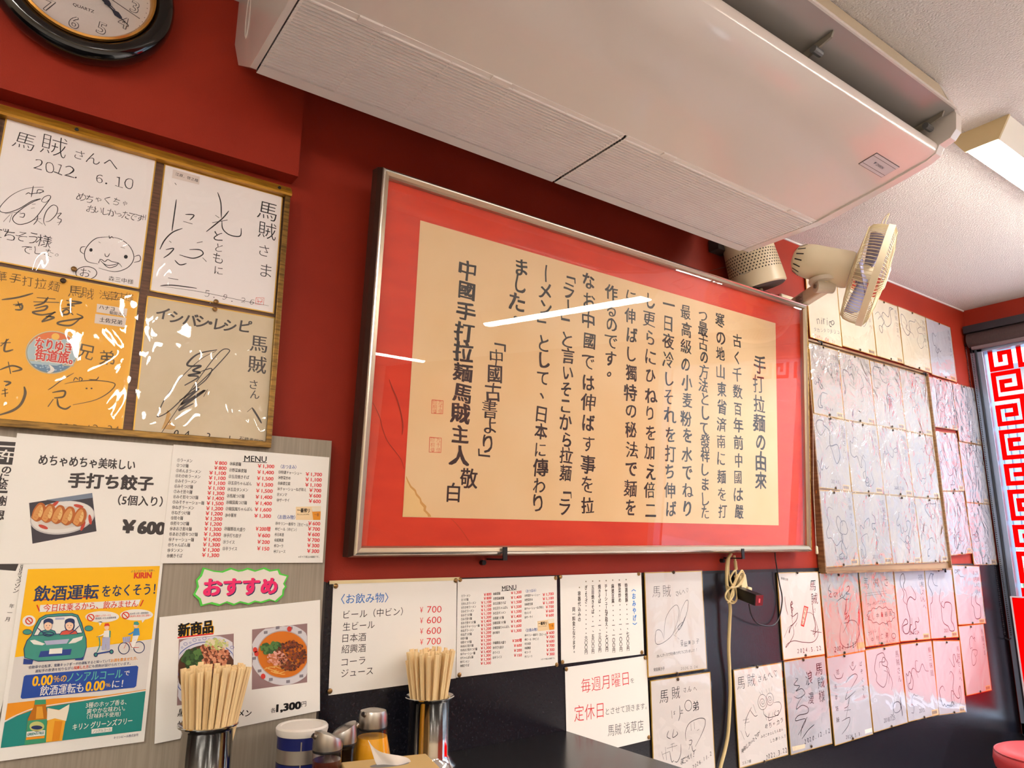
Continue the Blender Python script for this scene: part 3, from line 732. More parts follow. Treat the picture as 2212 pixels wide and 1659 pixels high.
def sticker(s, quad, txt, col=(228, 216, 206), layer=1, ink=None):
    s.poly(quad, mat('sticker_%d_%d_%d' % col, col, .5), 'name_sticker', layer)
    if txt:
        a, b, c_, d = quad; l = ((a[0]*.85+b[0]*.15+(d[0]-a[0])*.5), (a[1]+d[1])/2*.88+(b[1]+c_[1])/2*.12); r = (b[0]*.9+a[0]*.1+(c_[0]-b[0])*.5, (b[1]+c_[1])/2*.9+(a[1]+d[1])/2*.1)
        s.text(txt, l, r, ink or pen_ink, 'name_sticker', layer=layer+1, h=abs(d[1]-a[1])*.55)
def scrawl(s, seed, m=None, date=None, col=None, n=3, w=.0022, words=('馬賊さんへ',), side=1, center=(0, 0)):
    """loose signature of long loops in sheet measures"""
    R = random.Random(seed); W, Hh = s.W, s.H; m = m or pen_ink
    if words:
        for wi, word in enumerate(words):
            x0 = W*(.40-.07*wi)*side; z0 = Hh*.38
            pitch = Hh*.105
            for i, ch in enumerate(word):
                v, f = letters(ch, -.012); k = pitch*R.uniform(.72, .95); a = R.uniform(-.1, .1)
                s.put([Vector((x0-W*.06*0+(p[0]-.5)*k+R.uniform(0, .0), z0-i*pitch+(p[1]-.38)*k)) for p in v], f, m, 'handwriting', 1)
    for k in range(n):
        x, z = center[0]*W+R.uniform(-.22, .12)*W, center[1]*Hh+(.25-.22*k)*Hh; pts = [(x, z)]
        a = R.uniform(0, 6.28); st = R.uniform(.05, .12)*W
        for i in range(R.randint(7, 13)):
            a += R.uniform(.6, 1.7)*R.choice((1, 1, -1)); L = st*R.uniform(.5, 1.8)
            x = max(-.42*W, min(.36*W, x+math.cos(a)*L)); z = max(-.40*Hh, min(.42*Hh, z+math.sin(a)*L*1.25-.012*Hh)); pts.append((x, z))
        s.ribbon(pts, w*R.uniform(.8, 1.4), m)
    if date:
        v, f = letters(date, -.006); k = W*.085; x0 = -len(date)*.25*k + R.uniform(-.05, .1)*W
        s.put([Vector((x0+p[0]*k+p[1]*k*.12, -Hh*.42+p[1]*k)) for p in v], f, m, 'handwriting', 1)

# ================================================================== gold frame with four boards
gf_quad = [(-35, 221), (624, 411), (587, 968), (-118, 912)]
GY = -.034
gf = Sheet('framed_autographs', 'brass framed panel of four sleeved autograph boards under the red soffit', 'picture frame', gf_quad, y=-.040, t=.0)
W, Hh = gf.W, gf.H
backm = mat('frame_backing_brown', (112, 78, 58), .5, var=(14, (86, 60, 46), .4, .6, (1, 1, 14)))
MB().box((-W/2+.004, .006, -Hh/2+.004), (W/2-.004, .0088, Hh/2-.004), backm).build('backing', gf.root)
brail = mat('frame_rail_brass', (146, 112, 58), .3, metal=.75, var=(30, (104, 80, 46), .4, .65, (1, 1, 8)))
for k, (lo, hi) in enumerate((((-W/2, -.006, -Hh/2), (-W/2+.011, -.0005, Hh/2)), ((W/2-.011, -.006, -Hh/2), (W/2, -.0005, Hh/2)), ((-W/2, -.006, -Hh/2), (W/2, -.0005, -Hh/2+.012)))):
    b = MB().box(lo, hi, brail); lo2, hi2 = list(lo), list(hi); lo2[1], hi2[1] = -.0005, .009
    if k == 0: hi2[0] = lo2[0]+.003
    elif k == 1: lo2[0] = hi2[0]-.003
    else: hi2[2] = lo2[2]+.003
    b.box(lo2, hi2, brail).build('frame_rail', gf.root, bevel=.001)
tl = MB().prism([(.009, Hh/2-.017), (-.010, Hh/2-.017), (-.012, Hh/2-.013), (-.009, Hh/2-.006), (.0, Hh/2+.006), (.0075, Hh/2+.006)], -W/2-.002, W/2+.001, mat('frame_top_wood', (196, 142, 44), .32, metal=.45, var=(22, (160, 112, 36), .35, .65, (1, 1, 9))))
tl.build('top_rail', gf.root)
for x in (-.135, .235):
    MB().lathe([(.0035, 0), (.003, .0025), (0, .003)], dark_iron, Matrix.Translation((x, -.009, Hh/2-.006)) @ Matrix.Rotation(math.pi/2, 4, 'X'), 12).build('rail_screw', gf.root)

BY = -.0345
# top left board
s = shikishi('white board with bald face doodle and 2012.6.10, upper left in brass frame', [(11, 251), (334, 345), (304, 625), (-40, 560)], y=BY, seed=11, sleeve=1.0, sm=sleeve_q, paper=mat('board_bright', (242, 236, 236), .55))
s.c = G1; I = pen_ink
s.char('馬', (180, 295), 142, I, 'handwriting', -.014, slant=.12); s.char('賊', (396, 330), 168, I, 'handwriting', -.016)
s.char('さ', (585, 398), 80, I, 'handwriting', -.012, slant=.15); s.char('ん', (688, 425), 100, I, 'handwriting', -.012); s.char('へ', (820, 462), 100, I, 'handwriting', -.012)
s.hand('２０１２．', (290, 475), (600, 545), I, 105, bold=-.014); s.hand('６．１０', (738, 575), (960, 615), I, 98, bold=-.014)
sig = [[(325,640),(200,650),(90,700),(10,780),(5,820),(60,832),(150,800),(240,745),(305,728),(250,750),(170,800),(100,870),(130,915),(190,915),(260,880),(330,790),(378,720),(365,702),(330,715),(312,745),(345,752),(378,722)],
 [(250,630),(242,670),(235,715)], [(192,695),(215,682),(235,690),(330,675)], [(275,690),(285,660),(325,668),(290,690)], [(240,770),(268,765)], [(235,800),(262,795)],
 [(40,840),(160,826)], [(80,845),(30,900)], [(95,840),(75,905)], [(150,840),(185,838),(180,865),(150,862)], [(255,885),(312,875)], [(287,852),(280,890),(255,922)], [(285,890),(322,918)],
 [(345,930),(330,890),(350,820),(395,775),(430,790),(425,840),(380,890),(345,900)], [(430,840),(460,835),(435,870),(462,885),(440,925)], [(430,905),(466,900)]]
for q in sig: s.stroke(q, 5, I)
s.hand('めちゃくちゃ', (608, 715), (930, 755), I, 72, bold=-.008); s.hand('おいしかったです', (680, 800), (1040, 870), I, 68, bold=-.008)
for x in (1068, 1086): s.stroke([(x, 845), (x-4, 885)], 6, I)
s.hand('ごちそう様', (-5, 985), (335, 1040), I, 92, bold=-.010); s.hand('でした。', (210, 1105), (460, 1140), I, 72, bold=-.010)
for q in ([(820,1012),(725,1022),(660,1080),(638,1140),(660,1195),(740,1215)], [(820,1012),(900,1028),(970,1080),(1003,1150),(992,1205),(945,1250),(860,1272),(745,1245)],
 [(645,1085),(615,1090),(608,1120),(637,1142)], [(1008,1158),(1045,1150),(1050,1188),(1005,1202)], [(818,1000),(822,1022),(838,1010),(850,1022)], [(740,1048),(756,1058)], [(905,1088),(936,1096)],
 [(790,1135),(794,1155),(812,1158),(826,1135)], [(742,1205),(762,1180),(790,1197),(812,1181),(842,1196),(892,1208),(918,1238)], [(758,1190),(800,1222),(850,1222),(892,1208)], [(762,1192),(815,1240),(868,1232),(892,1210)], [(755,1175),(745,1210)]): s.stroke(q, 5, I)
s.ell((686, 1110), 12, 13, I, 'handwriting'); s.ell((945, 1160), 14, 14, I, 'handwriting')
s.ell((655, 1283), 78, 48, I, 'handwriting', w=5); s.char('お', (645, 1280), 78, I, 'handwriting', -.01)
s.text('森三中様', (820, 1322), (1005, 1350), I, 'handwriting', -.004)
s.done()
# top right board
s = shikishi('white board with large brush style light character and red seal, upper right in brass frame', [(353, 352), (608, 428), (592, 676), (325, 632)], y=BY, seed=21, sleeve=1.2, sm=sleeve_q, paper=mat('board_bright', (242, 236, 236), .55))
s.c = G1
s.char('馬', (1995, 822), 150, I, 'handwriting', -.008, slant=.05); s.char('賊', (1992, 968), 135, I, 'handwriting', -.008)
s.char('さ', (1970, 1115), 100, I, 'handwriting', -.012); s.char('ま', (1985, 1262), 115, I, 'handwriting', -.012)
for q in ([(1625,680),(1650,760),(1655,872)], [(1710,820),(1660,880),(1545,975)], [(1610,852),(1640,872)], [(1588,908),(1702,888)], [(1660,892),(1668,955),(1720,1000),(1795,1008),(1803,950)], [(1315,730),(1300,850),(1285,970)],
 [(1385,845),(1450,850),(1420,888)], [(1370,897),(1440,917)], [(1300,603),(1313,620)], [(1365,950),(1290,980),(1230,1040),(1195,1110)], [(1265,1045),(1282,1057)], [(1240,1112),(1300,1102),(1270,1142),(1225,1174)],
 [(1475,1060),(1518,1050)], [(1420,1110),(1500,1112),(1522,1145),(1450,1175),(1345,1150)], [(1310,1190),(1350,1225),(1400,1215)], [(1520,1170),(1550,1200)], [(1262,1325),(1340,1338)], [(1205,1385),(1300,1380),(1480,1400)]): s.stroke(q, 8, I)
s.hand('とともに', (1635, 1012), (1640, 1262), I, 82, bold=-.006)
s.hand('５．９．２６', (1560, 1438), (1890, 1495), I, 58, bold=-.012); s.stroke([(1200, 1388), (1500, 1425), (1800, 1482), (2010, 1520)], 3, I)
s.ell((1945, 1487), 1, 1, red_ink, 'red_seal')
for q in ([(1918,1462),(1975,1462),(1973,1512),(1916,1510),(1918,1462)], [(1930,1470),(1935,1500)], [(1950,1470),(1965,1475),(1950,1500)], [(1925,1490),(1968,1492)]): s.stroke(q, 3, red_ink, 'red_seal', smooth=False, taper=False)
s.text('江原．啓之様', (1305, 535), (1478, 592), I, 'name_sticker', .004, layer=2); s.poly([(1285, 500), (1490, 560), (1485, 620), (1278, 565)], mat('sticker_pale', (226, 212, 206), .5), 'name_sticker', 1)
s.done()
# gold board
s = shikishi('gold autograph board with round blue sticker, lower left in brass frame', [(-44, 570), (298, 630), (265, 938), (-92, 906)], y=BY, seed=31, sleeve=1.0, paper=board_g, sm=sleeve_q)
s.c = G1; gi = mat('grey_brush_ink', (96, 82, 62), .5)
s.hand('華手打拉麺', (0, 1310), (385, 1380), mat('brown_ink', (106, 80, 40), .5), 82, bold=-.006); s.hand('馬賊', (545, 1408), (645, 1425), mat('brown_ink', (106, 80, 40)), 92, bold=-.008); s.hand('浅草店様', (765, 1440), (955, 1465), mat('brown_ink', (106, 80, 40)), 74, bold=-.008)
s.c = G2
for q in ([(0,308),(120,290),(232,258)], [(120,320),(140,372)], [(85,345),(155,335)], [(100,352),(150,346),(146,380),(100,382)], [(260,290),(400,300)], [(235,322),(430,326)], [(345,285),(310,330),(240,352)], [(250,372),(335,352),(320,382),(232,400),(300,420),(405,400)],
 [(330,430),(392,440),(300,474)], [(400,395),(350,430),(300,470)], [(480,310),(595,326),(490,342),(545,352)], [(450,372),(515,368),(495,412),(448,412),(485,378),(535,420)], [(560,410),(602,440),(440,470),(428,490),(520,497),(592,440)],
 [(0,655),(60,600)], [(0,632),(75,628)], [(45,600),(30,690),(95,680)], [(0,830),(90,800),(160,825),(90,845)], [(60,770),(80,860)], [(30,915),(80,925),(40,950)], [(20,985),(60,975)], [(15,1010),(65,1000)], [(40,965),(45,1030)]): s.stroke(q, 13, gi)
s.stroke([(182,955),(190,1010),(160,1085),(100,1132),(0,1165)], 18, gi)
s.hand('兄弟', (640, 700), (795, 735), gi, 120, bold=.004)
for q in ([(548,855),(470,900),(390,960),(358,980)], [(480,936),(560,920),(700,910),(830,925),(857,950),(800,1010),(700,1060),(545,1092)], [(545,915),(560,890),(582,905)], [(590,915),(592,888),(612,900),(600,917)], [(660,902),(715,905),(735,882)]): s.stroke(q, 7, gi)
for q in ([(390,1000),(480,988),(474,1030),(405,1040)], [(400,1048),(360,1105)], [(428,1045),(440,1100),(490,1122),(530,1100)]): s.stroke(q, 13, gi)
s.ell((645, 970), 8, 6, gi, 'handwriting'); s.ell((682, 970), 8, 6, gi, 'handwriting')
s.hand('2025 12 24', (400, 1250), (875, 1275), mat('brown_ink', (106, 80, 40)), 84, bold=-.010, jit=.5)
# round programme sticker
K = 'round_sticker'; cx_, cy_, rx, ry = 382, 700, 197, 161
s.ell((cx_, cy_), rx, ry, mat('sticker_rim', (206, 196, 170), .4), K, 1, n=48); s.ell((cx_, cy_), rx-8, ry-7, mat('sticker_rim2', (150, 150, 110), .4), K, 2, n=48)
s.ell((cx_, cy_), rx-12, ry-10, mat('sticker_sky', (176, 200, 208), .4), K, 3, n=48)
top = [(cx_+(rx-12)*math.cos(a), cy_+(ry-10)*math.sin(a)) for a in [math.radians(200+i*7) for i in range(21)]]
s.poly(top+[(540, 615), (470, 600), (440, 612), (380, 596), (330, 606), (250, 600)], mat('sticker_orange', (226, 120, 64), .4), K, 4)
s.ell((405, 583), 30, 25, mat('sticker_sun', (244, 196, 90), .4), K, 5)
bot = [(cx_+(rx-12)*math.cos(a), cy_+(ry-10)*math.sin(a)) for a in [math.radians(22+i*7) for i in range(20)]]
s.poly(bot+[(230, 785), (330, 795), (420, 800)], mat('sticker_wave', (104, 138, 170), .4), K, 4)
for i in range(34):
    u, vv = s.rnd.uniform(-1, 1), s.rnd.uniform(.62, .92)
    if u*u+vv*vv < .9: s.ell((cx_+u*(rx-14), cy_+vv*(ry-10)), 7, 5, mat('sticker_foam', (176, 200, 216), .4), K, 5, n=10)
s.poly([(360, 790), (395, 815), (400, 840), (365, 858), (350, 850), (372, 830)], mat('sticker_white', (232, 228, 220), .4), K, 6, smooth=True)
s.poly([(215, 752), (295, 758), (295, 770), (215, 764)], mat('sticker_roof', (196, 190, 160), .4), K, 5); s.poly([(460, 790), (545, 795), (545, 806), (460, 800)], mat('sticker_roof', (196, 190, 160)), K, 5)
for tx, a, b in (('なりゆき', (250, 632), (538, 672)), ('街道旅。', (250, 715), (545, 752))):
    s.text(tx, a, b, mat('sticker_white', (232, 228, 220)), K, .075, 6, h=92); s.text(tx, (a[0]+6, a[1]), (b[0]-6, b[1]), mat('sticker_red', (214, 60, 48), .4), K, .03, 7, h=84)
sticker(s, [(712, 334), (943, 370), (935, 430), (708, 397)], None); s.text('ハナコ', (728, 358), (845, 374), I, 'name_sticker', .01, 2); s.text('菊田さん', (805, 398), (930, 418), I, 'name_sticker', .01, 2)
sticker(s, [(701, 410), (936, 440), (926, 511), (695, 480)], None); s.text('土佐兄弟', (732, 452), (905, 477), I, 'name_sticker', .012, 2)
s.done()
# lower right cream board
s = shikishi('cream autograph board with long looped signature and 04.3.1, lower right in brass frame', [(317, 639), (593, 688), (575, 957), (287, 938)], y=BY, seed=41, sleeve=1.2, paper=board_c, sm=sleeve_q)
s.c = G2; gi = mat('faded_ink', (74, 70, 70), .5)
for ch, x, y_ in (('イ', 1215, 405), ('シ', 1315, 435), ('バ', 1420, 455), ('シ', 1510, 470), ('・', 1570, 480), ('レ', 1635, 490), ('シ', 1715, 500), ('ピ', 1825, 505)): s.char(ch, (x, y_), 105, gi, 'handwriting', .022, slant=.1)
s.char('馬', (1932, 635), 135, gi, 'handwriting', .01); s.char('賊', (1918, 790), 138, gi, 'handwriting', .012); s.char('さ', (1890, 938), 78, gi, 'handwriting', .008); s.char('ん', (1900, 1012), 75, gi, 'handwriting', .008)
s.stroke([(1843, 1142), (1880, 1110)], 7, gi); s.stroke([(1880, 1110), (1915, 1165), (1950, 1225)], 14, gi)
for q, ww in (([(1620,680),(1480,710),(1400,780),(1420,802),(1500,800),(1440,835),(1495,850),(1405,872),(1482,882),(1378,946)], 14), ([(1612,690),(1500,750),(1350,890),(1230,1050),(1185,1150),(1180,1180),(1260,1140),(1400,1010),(1560,860),(1690,720),(1712,682),(1665,678),(1600,740),(1480,900),(1340,1100),(1200,1310)], 7),
 ([(1340,1060),(1485,968),(1350,1090),(1532,980),(1335,1130),(1445,1080)], 15), ([(1480,850),(1580,820),(1540,900),(1440,980)], 8), ([(1550,975),(1520,1030)], 8)): s.stroke(q, ww, gi)
s.hand('04．3．1', (1320, 1302), (1715, 1340), I, 78, bold=.006, jit=.6); s.text('石橋貴明様', (1785, 1337), (1962, 1366), I, 'handwriting', .004)
s.poly([(1250, 1130), (1275, 1160), (1265, 1200), (1310, 1250), (1290, 1275), (1215, 1270), (1200, 1290), (1235, 1200)], mat('brown_stain', (206, 164, 104), .6), 'stain', 1, smooth=True)
s.done()
tack((552, 1248), G1, -.0405, 'brass thumbtack beside the circled character under the bald face doodle'); tack((471, 1335), G1, -.0405, 'dull thumbtack at the top edge of the gold autograph board', True)
tack((1613, 1492), G1, -.0405, 'brass thumbtack at the foot of the board with the red seal'); tack((1604, 1548), G1, -.0405, 'brass thumbtack at the top of the cream looped signature board')

# ================================================================== notices on the grey board
PY = -.0325
def notice(label, quad, c=PX, y=PY, paper=None, t=.0006, cat='notice', name='notice', group=None, src=None):
    return Sheet(name, label, cat, quad, y=y, t=t, c=c, paper=paper or paper_w, group=group, src=src)
s = notice('white notice with dark lettered blocks at the left edge above the other strip', [(-62, 936), (36, 945), (0, 1216), (-95, 1212)]); s.c = PC
dkb = mat('print_charcoal', (62, 56, 56), .45)
s.poly([(-120, 38), (86, 46), (84, 74), (-122, 66)], dkb, 'printed_block'); s.poly([(-122, 78), (78, 84), (72, 206), (-130, 198)], dkb, 'printed_block')
s.char('午', (35, 145), 92, paper_w, 'printed_block', .02, 2); s.char('年', (-45, 140), 92, paper_w, 'printed_block', .02, 2)
s.vtext('のに絵', (28, 240), (5, 345), dkb, 'lettering', 62, .03)
s.poly([(-130, 380), (45, 384), (43, 400), (-132, 396)], dkb, 'printed_block'); s.vtext('謝恩', (10, 450), (-2, 545), dkb, 'lettering', 70, .03)
s.done()
s = notice('white strip notice with vertical text at the lower left edge', [(-80, 1216), (46, 1217), (-4, 1700), (-120, 1700)], y=-.0318); s.c = PC
s.vtext('東京マラソン', (42, 872), (18, 1052), black_ink, 'lettering', 42, .008); s.vtext('年一月', (5, 1165), (-8, 1260), black_ink, 'lettering', 34, .006)
s.poly([(-200, 850), (10, 850), (-4, 905), (-215, 900)], dkb, 'printed_block')
s.done()

# dumpling notice
s = notice('white dumpling notice with plate photo and price, under the brass frame', [(28, 936), (378, 962), (350, 1217), (2, 1217)], y=-.0335); s.c = PC
s.text('めちゃめちゃ美味しい', (240, 170), (890, 206), dkb, bold=.026, h=72); s.text('手打ち餃子', (443, 308), (1016, 332), dkb, bold=.04, h=98)
s.text('（5個入り）', (778, 440), (1078, 452), dkb, bold=.02, h=66); s.text('￥600', (805, 612), (1098, 628), dkb, 'price', bold=.06, h=100)
ph = [(192, 460), (605, 393), (641, 645), (228, 724)]
P = 'photo'; s.poly(ph, mat('photo_dark_table', (62, 58, 66), .4), P, 1)
s.poly([(300, 440), (605, 393), (610, 425), (420, 452)], mat('photo_blue_grey', (120, 132, 150), .4), P, 2)
s.ell((415, 556), 212, 108, mat('plate_shade', (196, 190, 188), .4), P, 2, rot=-.12, n=40); s.ell((415, 552), 205, 102, mat('plate_white', (226, 222, 216), .4), P, 3, rot=-.12, n=40); s.ell((415, 556), 168, 74, mat('plate_inner', (214, 206, 196), .4), P, 4, rot=-.12, n=40)
for a in (.2, .75, 2.3, 3.6, 4.4, 5.3):
    s.ell((415+185*math.cos(a), 552+86*math.sin(a)), 34, 11, mat('plate_red', (196, 70, 54), .4), P, 5, rot=a+1.2, n=12)
for i, (x, y_) in enumerate(((262, 520), (325, 528), (390, 536), (455, 545), (530, 552))):
    A = mat('dumpling_skin', (214, 150, 84), .45); B = mat('dumpling_brown', (182, 98, 40), .45); Cc = mat('dumpling_pale', (226, 186, 122), .45)
    s.poly([(x-52, y_+38), (x-38, y_-18), (x-5, y_-60), (x+30, y_-52), (x+42, y_-10), (x+25, y_+40), (x-15, y_+62)], B, P, 6+i, smooth=True)
    s.poly([(x-46, y_+36), (x-30, y_-14), (x-2, y_-48), (x+18, y_-40), (x+16, y_-5), (x-5, y_+38), (x-22, y_+54)], A, P, 7+i, smooth=True)
    s.poly([(x-8, y_+20), (x+8, y_-26), (x+20, y_-30), (x+22, y_+2), (x+8, y_+34)], Cc, P, 8+i, smooth=True)
    for k in range(4): s.stroke([(x-34+k*12, y_+30-k*16), (x-18+k*12, y_+36-k*14)], 4, B, P, 9+i)
s.done()

# the menu, used twice
MEN1 = ['①ラーメン','②つけ麺','③めんまラーメン','④わかめラーメン','⑤みそラーメン','⑥みそつけ麺','⑦みそ担々麺','⑧みそ担々つけ麺','⑨みそチャーシュー麺','⑩ねぎラーメン','⑪ねぎつけ麺','⑫担々麺','⑬担々つけ麺','⑭あおさ担々麺','⑮あおさ担々つけ麺','⑯チャーシュー麺','⑰ちゃんぽん麺','⑱タンメン','⑲焼きそば']
PR1 = [800,800,1100,1100,1100,1100,1300,1400,1500,1200,1200,1200,1200,1300,1300,1400,1300,1300,1300]
MEN2 = ['⑳麻婆麺','㉑野菜麻婆麺','㉒五目焼きそば','㉓五目ちゃんぽん','㉔五目タンメン','㉕馬賊つけ麺','㉖韓国風つけ麺','㉗韓国風ちゃんぽん','㉘中華丼']; PR2 = [1300,1400,1500,1500,1500,1400,1400,1600,1300]
MEN2b = ['㉙麺類各大盛り','㉚手打ち餃子','㉛ライス','㉜半ライス']; PR2b = ['200増', 600, 200, 150]
MEN3 = ['㉝特選チャーシュー','㉞野菜炒め','㉟麻婆豆腐','㊱チャーシューねぎ和え','㊲メンマ','㊳ザーサイ']; PR3 = [1700,1100,1100,700,600,600]
MEN3b = ['㊴キリン一番搾り［生ビール］','㊵ビール（中ビン）','㊶日本酒','㊷紹興酒','㊸コーラ','㊹ジュース']; PR3b = [600,700,600,700,300,300]
menu_red = mat('menu_price_red', (226, 44, 48), .4); menu_blue = mat('menu_heading_blue', (40, 84, 160), .4)
def fill_menu(s):
    s.c = PC
    s.text('MENU', (1618, 156), (1768, 160), black_ink, 'heading', .012); s.poly([(1608, 176), (1770, 183), (1770, 187), (1608, 180)], black_ink, 'heading')
    def col(names, prices, a, b, pa, pb, cw, ch):
        n = len(names)
        for i, (nm, p) in enumerate(zip(names, prices)):
            t = i/max(n-1, 1); x, y_ = a[0]+(b[0]-a[0])*t, a[1]+(b[1]-a[1])*t
            L = cw*(len(nm)-.35); sl = .0336*(1-.75*t)
            s.text(nm, (x, y_), (x+L, y_+L*sl*1.6), black_ink, 'item_lettering', .012, h=ch)
            px_, py_ = pa[0]+(pb[0]-pa[0])*t, pa[1]+(pb[1]-pa[1])*t
            tx = '￥'+(format(p, ',') if isinstance(p, int) else p); wd = {3: 82, 5: 112}.get(len(tx)-1, 82) if isinstance(p, int) else 98
            s.text(tx, (px_-wd, py_-2), (px_, py_+1), menu_red, 'price_lettering', .022, h=30)
    col(MEN1, PR1, (1173, 172), (1108, 797), (1501, 190), (1444, 796), 21.2, 25)
    col(MEN2, PR2, (1520, 193), (1484, 538), (1819, 209), (1789, 542), 20.6, 25)
    col(MEN2b, PR2b, (1478, 625), (1465, 755), (1783, 628), (1773, 756), 20.6, 25)
    col(MEN3, PR3, (1846, 248), (1829, 437), (2143, 262), (2128, 444), 18.3, 23)
    col(MEN3b, PR3b, (1817, 591), (1801, 775), (2119, 593), (2105, 775), 16.6, 22)
    s.text('〈おつまみ〉', (1862, 210), (1970, 214), menu_blue, 'heading', .012, h=28); s.text('〈お飲み物〉', (1832, 549), (1952, 552), menu_blue, 'heading', .012, h=28)
    s.text('※すべて税込み価格です。', (1965, 812), (2104, 813), black_ink, 'item_lettering', .01, h=14)
    s.poly([(1958, 482), (2128, 478), (2120, 570), (1955, 568)], mat('advert_cream', (242, 214, 168), .4), 'beer_picture', 1)
    s.text('一番搾リ', (1965, 504), (2050, 508), black_ink, 'beer_picture', .03, 2, h=28); s.text('おいしいところだけを搾る', (1966, 530), (2045, 532), black_ink, 'beer_picture', 0, 2, h=9)
    s.poly([(2064, 490), (2127, 488), (2120, 569), (2072, 569)], mat('beer_amber', (232, 150, 30), .35), 'beer_picture', 3); s.poly([(2062, 484), (2128, 480), (2124, 512), (2068, 514)], mat('beer_foam', (238, 226, 204), .4), 'beer_picture', 4)
    s.text('一番', (2080, 535), (2112, 535), mat('beer_mark', (150, 84, 30), .4), 'beer_picture', .01, 5, h=22)
    return s.done()
mq = [(374, 962), (716, 987), (692, 1217), (347, 1215)]
s = notice('long priced menu sheet fixed high on the grey board below the brass frame', mq, y=-.0345, cat='menu', name='menu_sheet'); fill_menu(s)
mq2 = [(989.4, 1251.5), (1202.6, 1244), (1204.5, 1437), (984, 1464)]
s = notice('priced menu sheet on the black wall between the drinks notice and the takeaway notice', mq2, y=-.0062, cat='menu', name='menu_sheet', src=[(373, 945), (712, 978), (693, 1225), (343, 1233)]); fill_menu(s)

# non-alcoholic drink poster
s = notice('yellow and teal drink driving poster with green car drawing', [(46, 1217), (349, 1217), (314, 1600), (-8, 1647)], y=-.0335, cat='poster', name='poster'); s.c = KC
yl = mat('poster_yellow', (250, 190, 12), .35); tq = mat('poster_teal', (28, 134, 128), .35); ng = mat('poster_grey_white', (222, 216, 210), .35); nv = mat('poster_navy', (36, 54, 100), .35); og = mat('poster_orange', (236, 150, 34), .35); rd = mat('poster_red', (220, 62, 30), .35); bl_ = mat('poster_blue', (34, 74, 160), .35); wt_ = mat('poster_white', (238, 234, 226), .35)
s.poly([(205, 102), (1238, 86), (1112, 1362), (18, 1505)], ng, 'printed_ground', 1)
s.poly([(205, 102), (1238, 86), (1183, 655), (680, 722), (116, 796)], yl, 'printed_ground', 2)
s.poly([(66, 1158), (420, 1118), (800, 1095), (1143, 1044), (1140, 1062), (800, 1120), (500, 1170), (250, 1215), (48, 1290)], og, 'printed_ground', 2)
s.poly([(46, 1305), (150, 1250), (300, 1195), (600, 1145), (900, 1098), (1141, 1056), (1112, 1362), (18, 1505)], tq, 'printed_ground', 3)
s.stroke([(47, 1296), (150, 1243), (300, 1189), (600, 1138), (900, 1092), (1142, 1052)], 8, wt_, 'printed_ground', 4, taper=False)
s.text('よろこびがつなぐ世界へ', (1016, 126), (1200, 122), nv, 'lettering', 0, 3, h=18); s.text('KIRIN', (1038, 158), (1176, 156), rd, 'lettering', .05, 3, h=56)
s.stroke([(250, 350), (500, 335), (762, 324)], 9, rd, 'lettering', 3, taper=False)
s.text('飲酒運転', (256, 300), (766, 284), nv, 'lettering', .022, 4, h=118); s.text('をなくそう！', (792, 282), (1205, 266), nv, 'lettering', .016, 4, h=92)
s.poly([(308, 386), (1092, 346), (1072, 398), (300, 442)], wt_, 'printed_ground', 4); s.text('今日は乗るから、飲みません', (332, 412), (1072, 378), rd, 'lettering', .014, 5, h=60)
s.stroke([(281, 385), (304, 437)], 9, rd, 'lettering', 4, taper=False); s.stroke([(1113, 350), (1090, 400)], 9, rd, 'lettering', 4, taper=False)
K = 'car_drawing'; ct = mat('car_teal', (64, 148, 134), .35)
s.poly([(190, 800), (182, 730), (205, 665), (240, 625), (262, 560), (300, 490), (350, 462), (450, 452), (560, 450), (608, 464), (640, 530), (660, 600), (676, 650), (680, 720), (662, 790), (640, 806), (480, 820), (300, 830)], nv, K, 4)
s.poly([(196, 796), (189, 731), (211, 668), (246, 628), (268, 563), (305, 494), (352, 467), (450, 457), (558, 455), (604, 468), (634, 533), (654, 602), (670, 652), (674, 718), (657, 786), (638, 800), (480, 814), (300, 824)], ct, K, 5)
s.poly([(256, 628), (316, 502), (366, 477), (558, 466), (598, 480), (648, 606), (450, 616)], nv, K, 6); s.poly([(264, 622), (321, 506), (368, 482), (556, 472), (594, 484), (640, 602), (450, 610)], wt_, K, 7)
for c_, rx_ in (((210, 597), 37), ((692, 570), 34)): s.ell(c_, rx_, 22, nv, K, 6); s.ell(c_, rx_-4, 18, ct, K, 7)
sk = mat('drawn_skin', (244, 204, 172), .4)
for x, hb_, body in ((372, 0, ct), (540, 1, mat('drawn_red', (214, 84, 66), .4))):
    s.poly([(x-78, 620), (x-62, 592), (x-20, 578), (x+22, 576), (x+56, 588), (x+68, 612)], nv, K, 8); s.poly([(x-72, 620), (x-58, 596), (x-20, 583), (x+22, 581), (x+52, 592), (x+62, 612)], body, K, 9)
    if hb_: s.ell((x+2, 548), 40, 48, nv, K, 9)
    s.ell((x, 546), 34, 42, nv, K, 10); s.ell((x, 546), 31, 39, sk, K, 11)
    s.poly([(x-36, 538), (x-34, 505), (x, 490), (x+36, 500), (x+38, 535), (x+10, 522), (x-12, 522)], nv, K, 12, smooth=True)
    for e in (-12, 12): s.ell((x+e, 546), 3, 4, nv, K, 12, n=10)
    s.stroke([(x-8, 562), (x, 566), (x+8, 561)], 3, rd, K, 12)
s.stroke([(285, 560), (340, 605), (400, 622)], 7, nv, K, 13); s.stroke([(620, 545), (575, 590), (540, 612)], 7, nv, K, 13); s.ell((376, 612), 42, 16, nv, K, 12, w=7)
s.poly([(232, 664), (268, 658), (352, 690), (330, 702), (262, 694)], wt_, K, 6); s.poly([(534, 690), (570, 650), (648, 630), (640, 658), (590, 682)], wt_, K, 6)
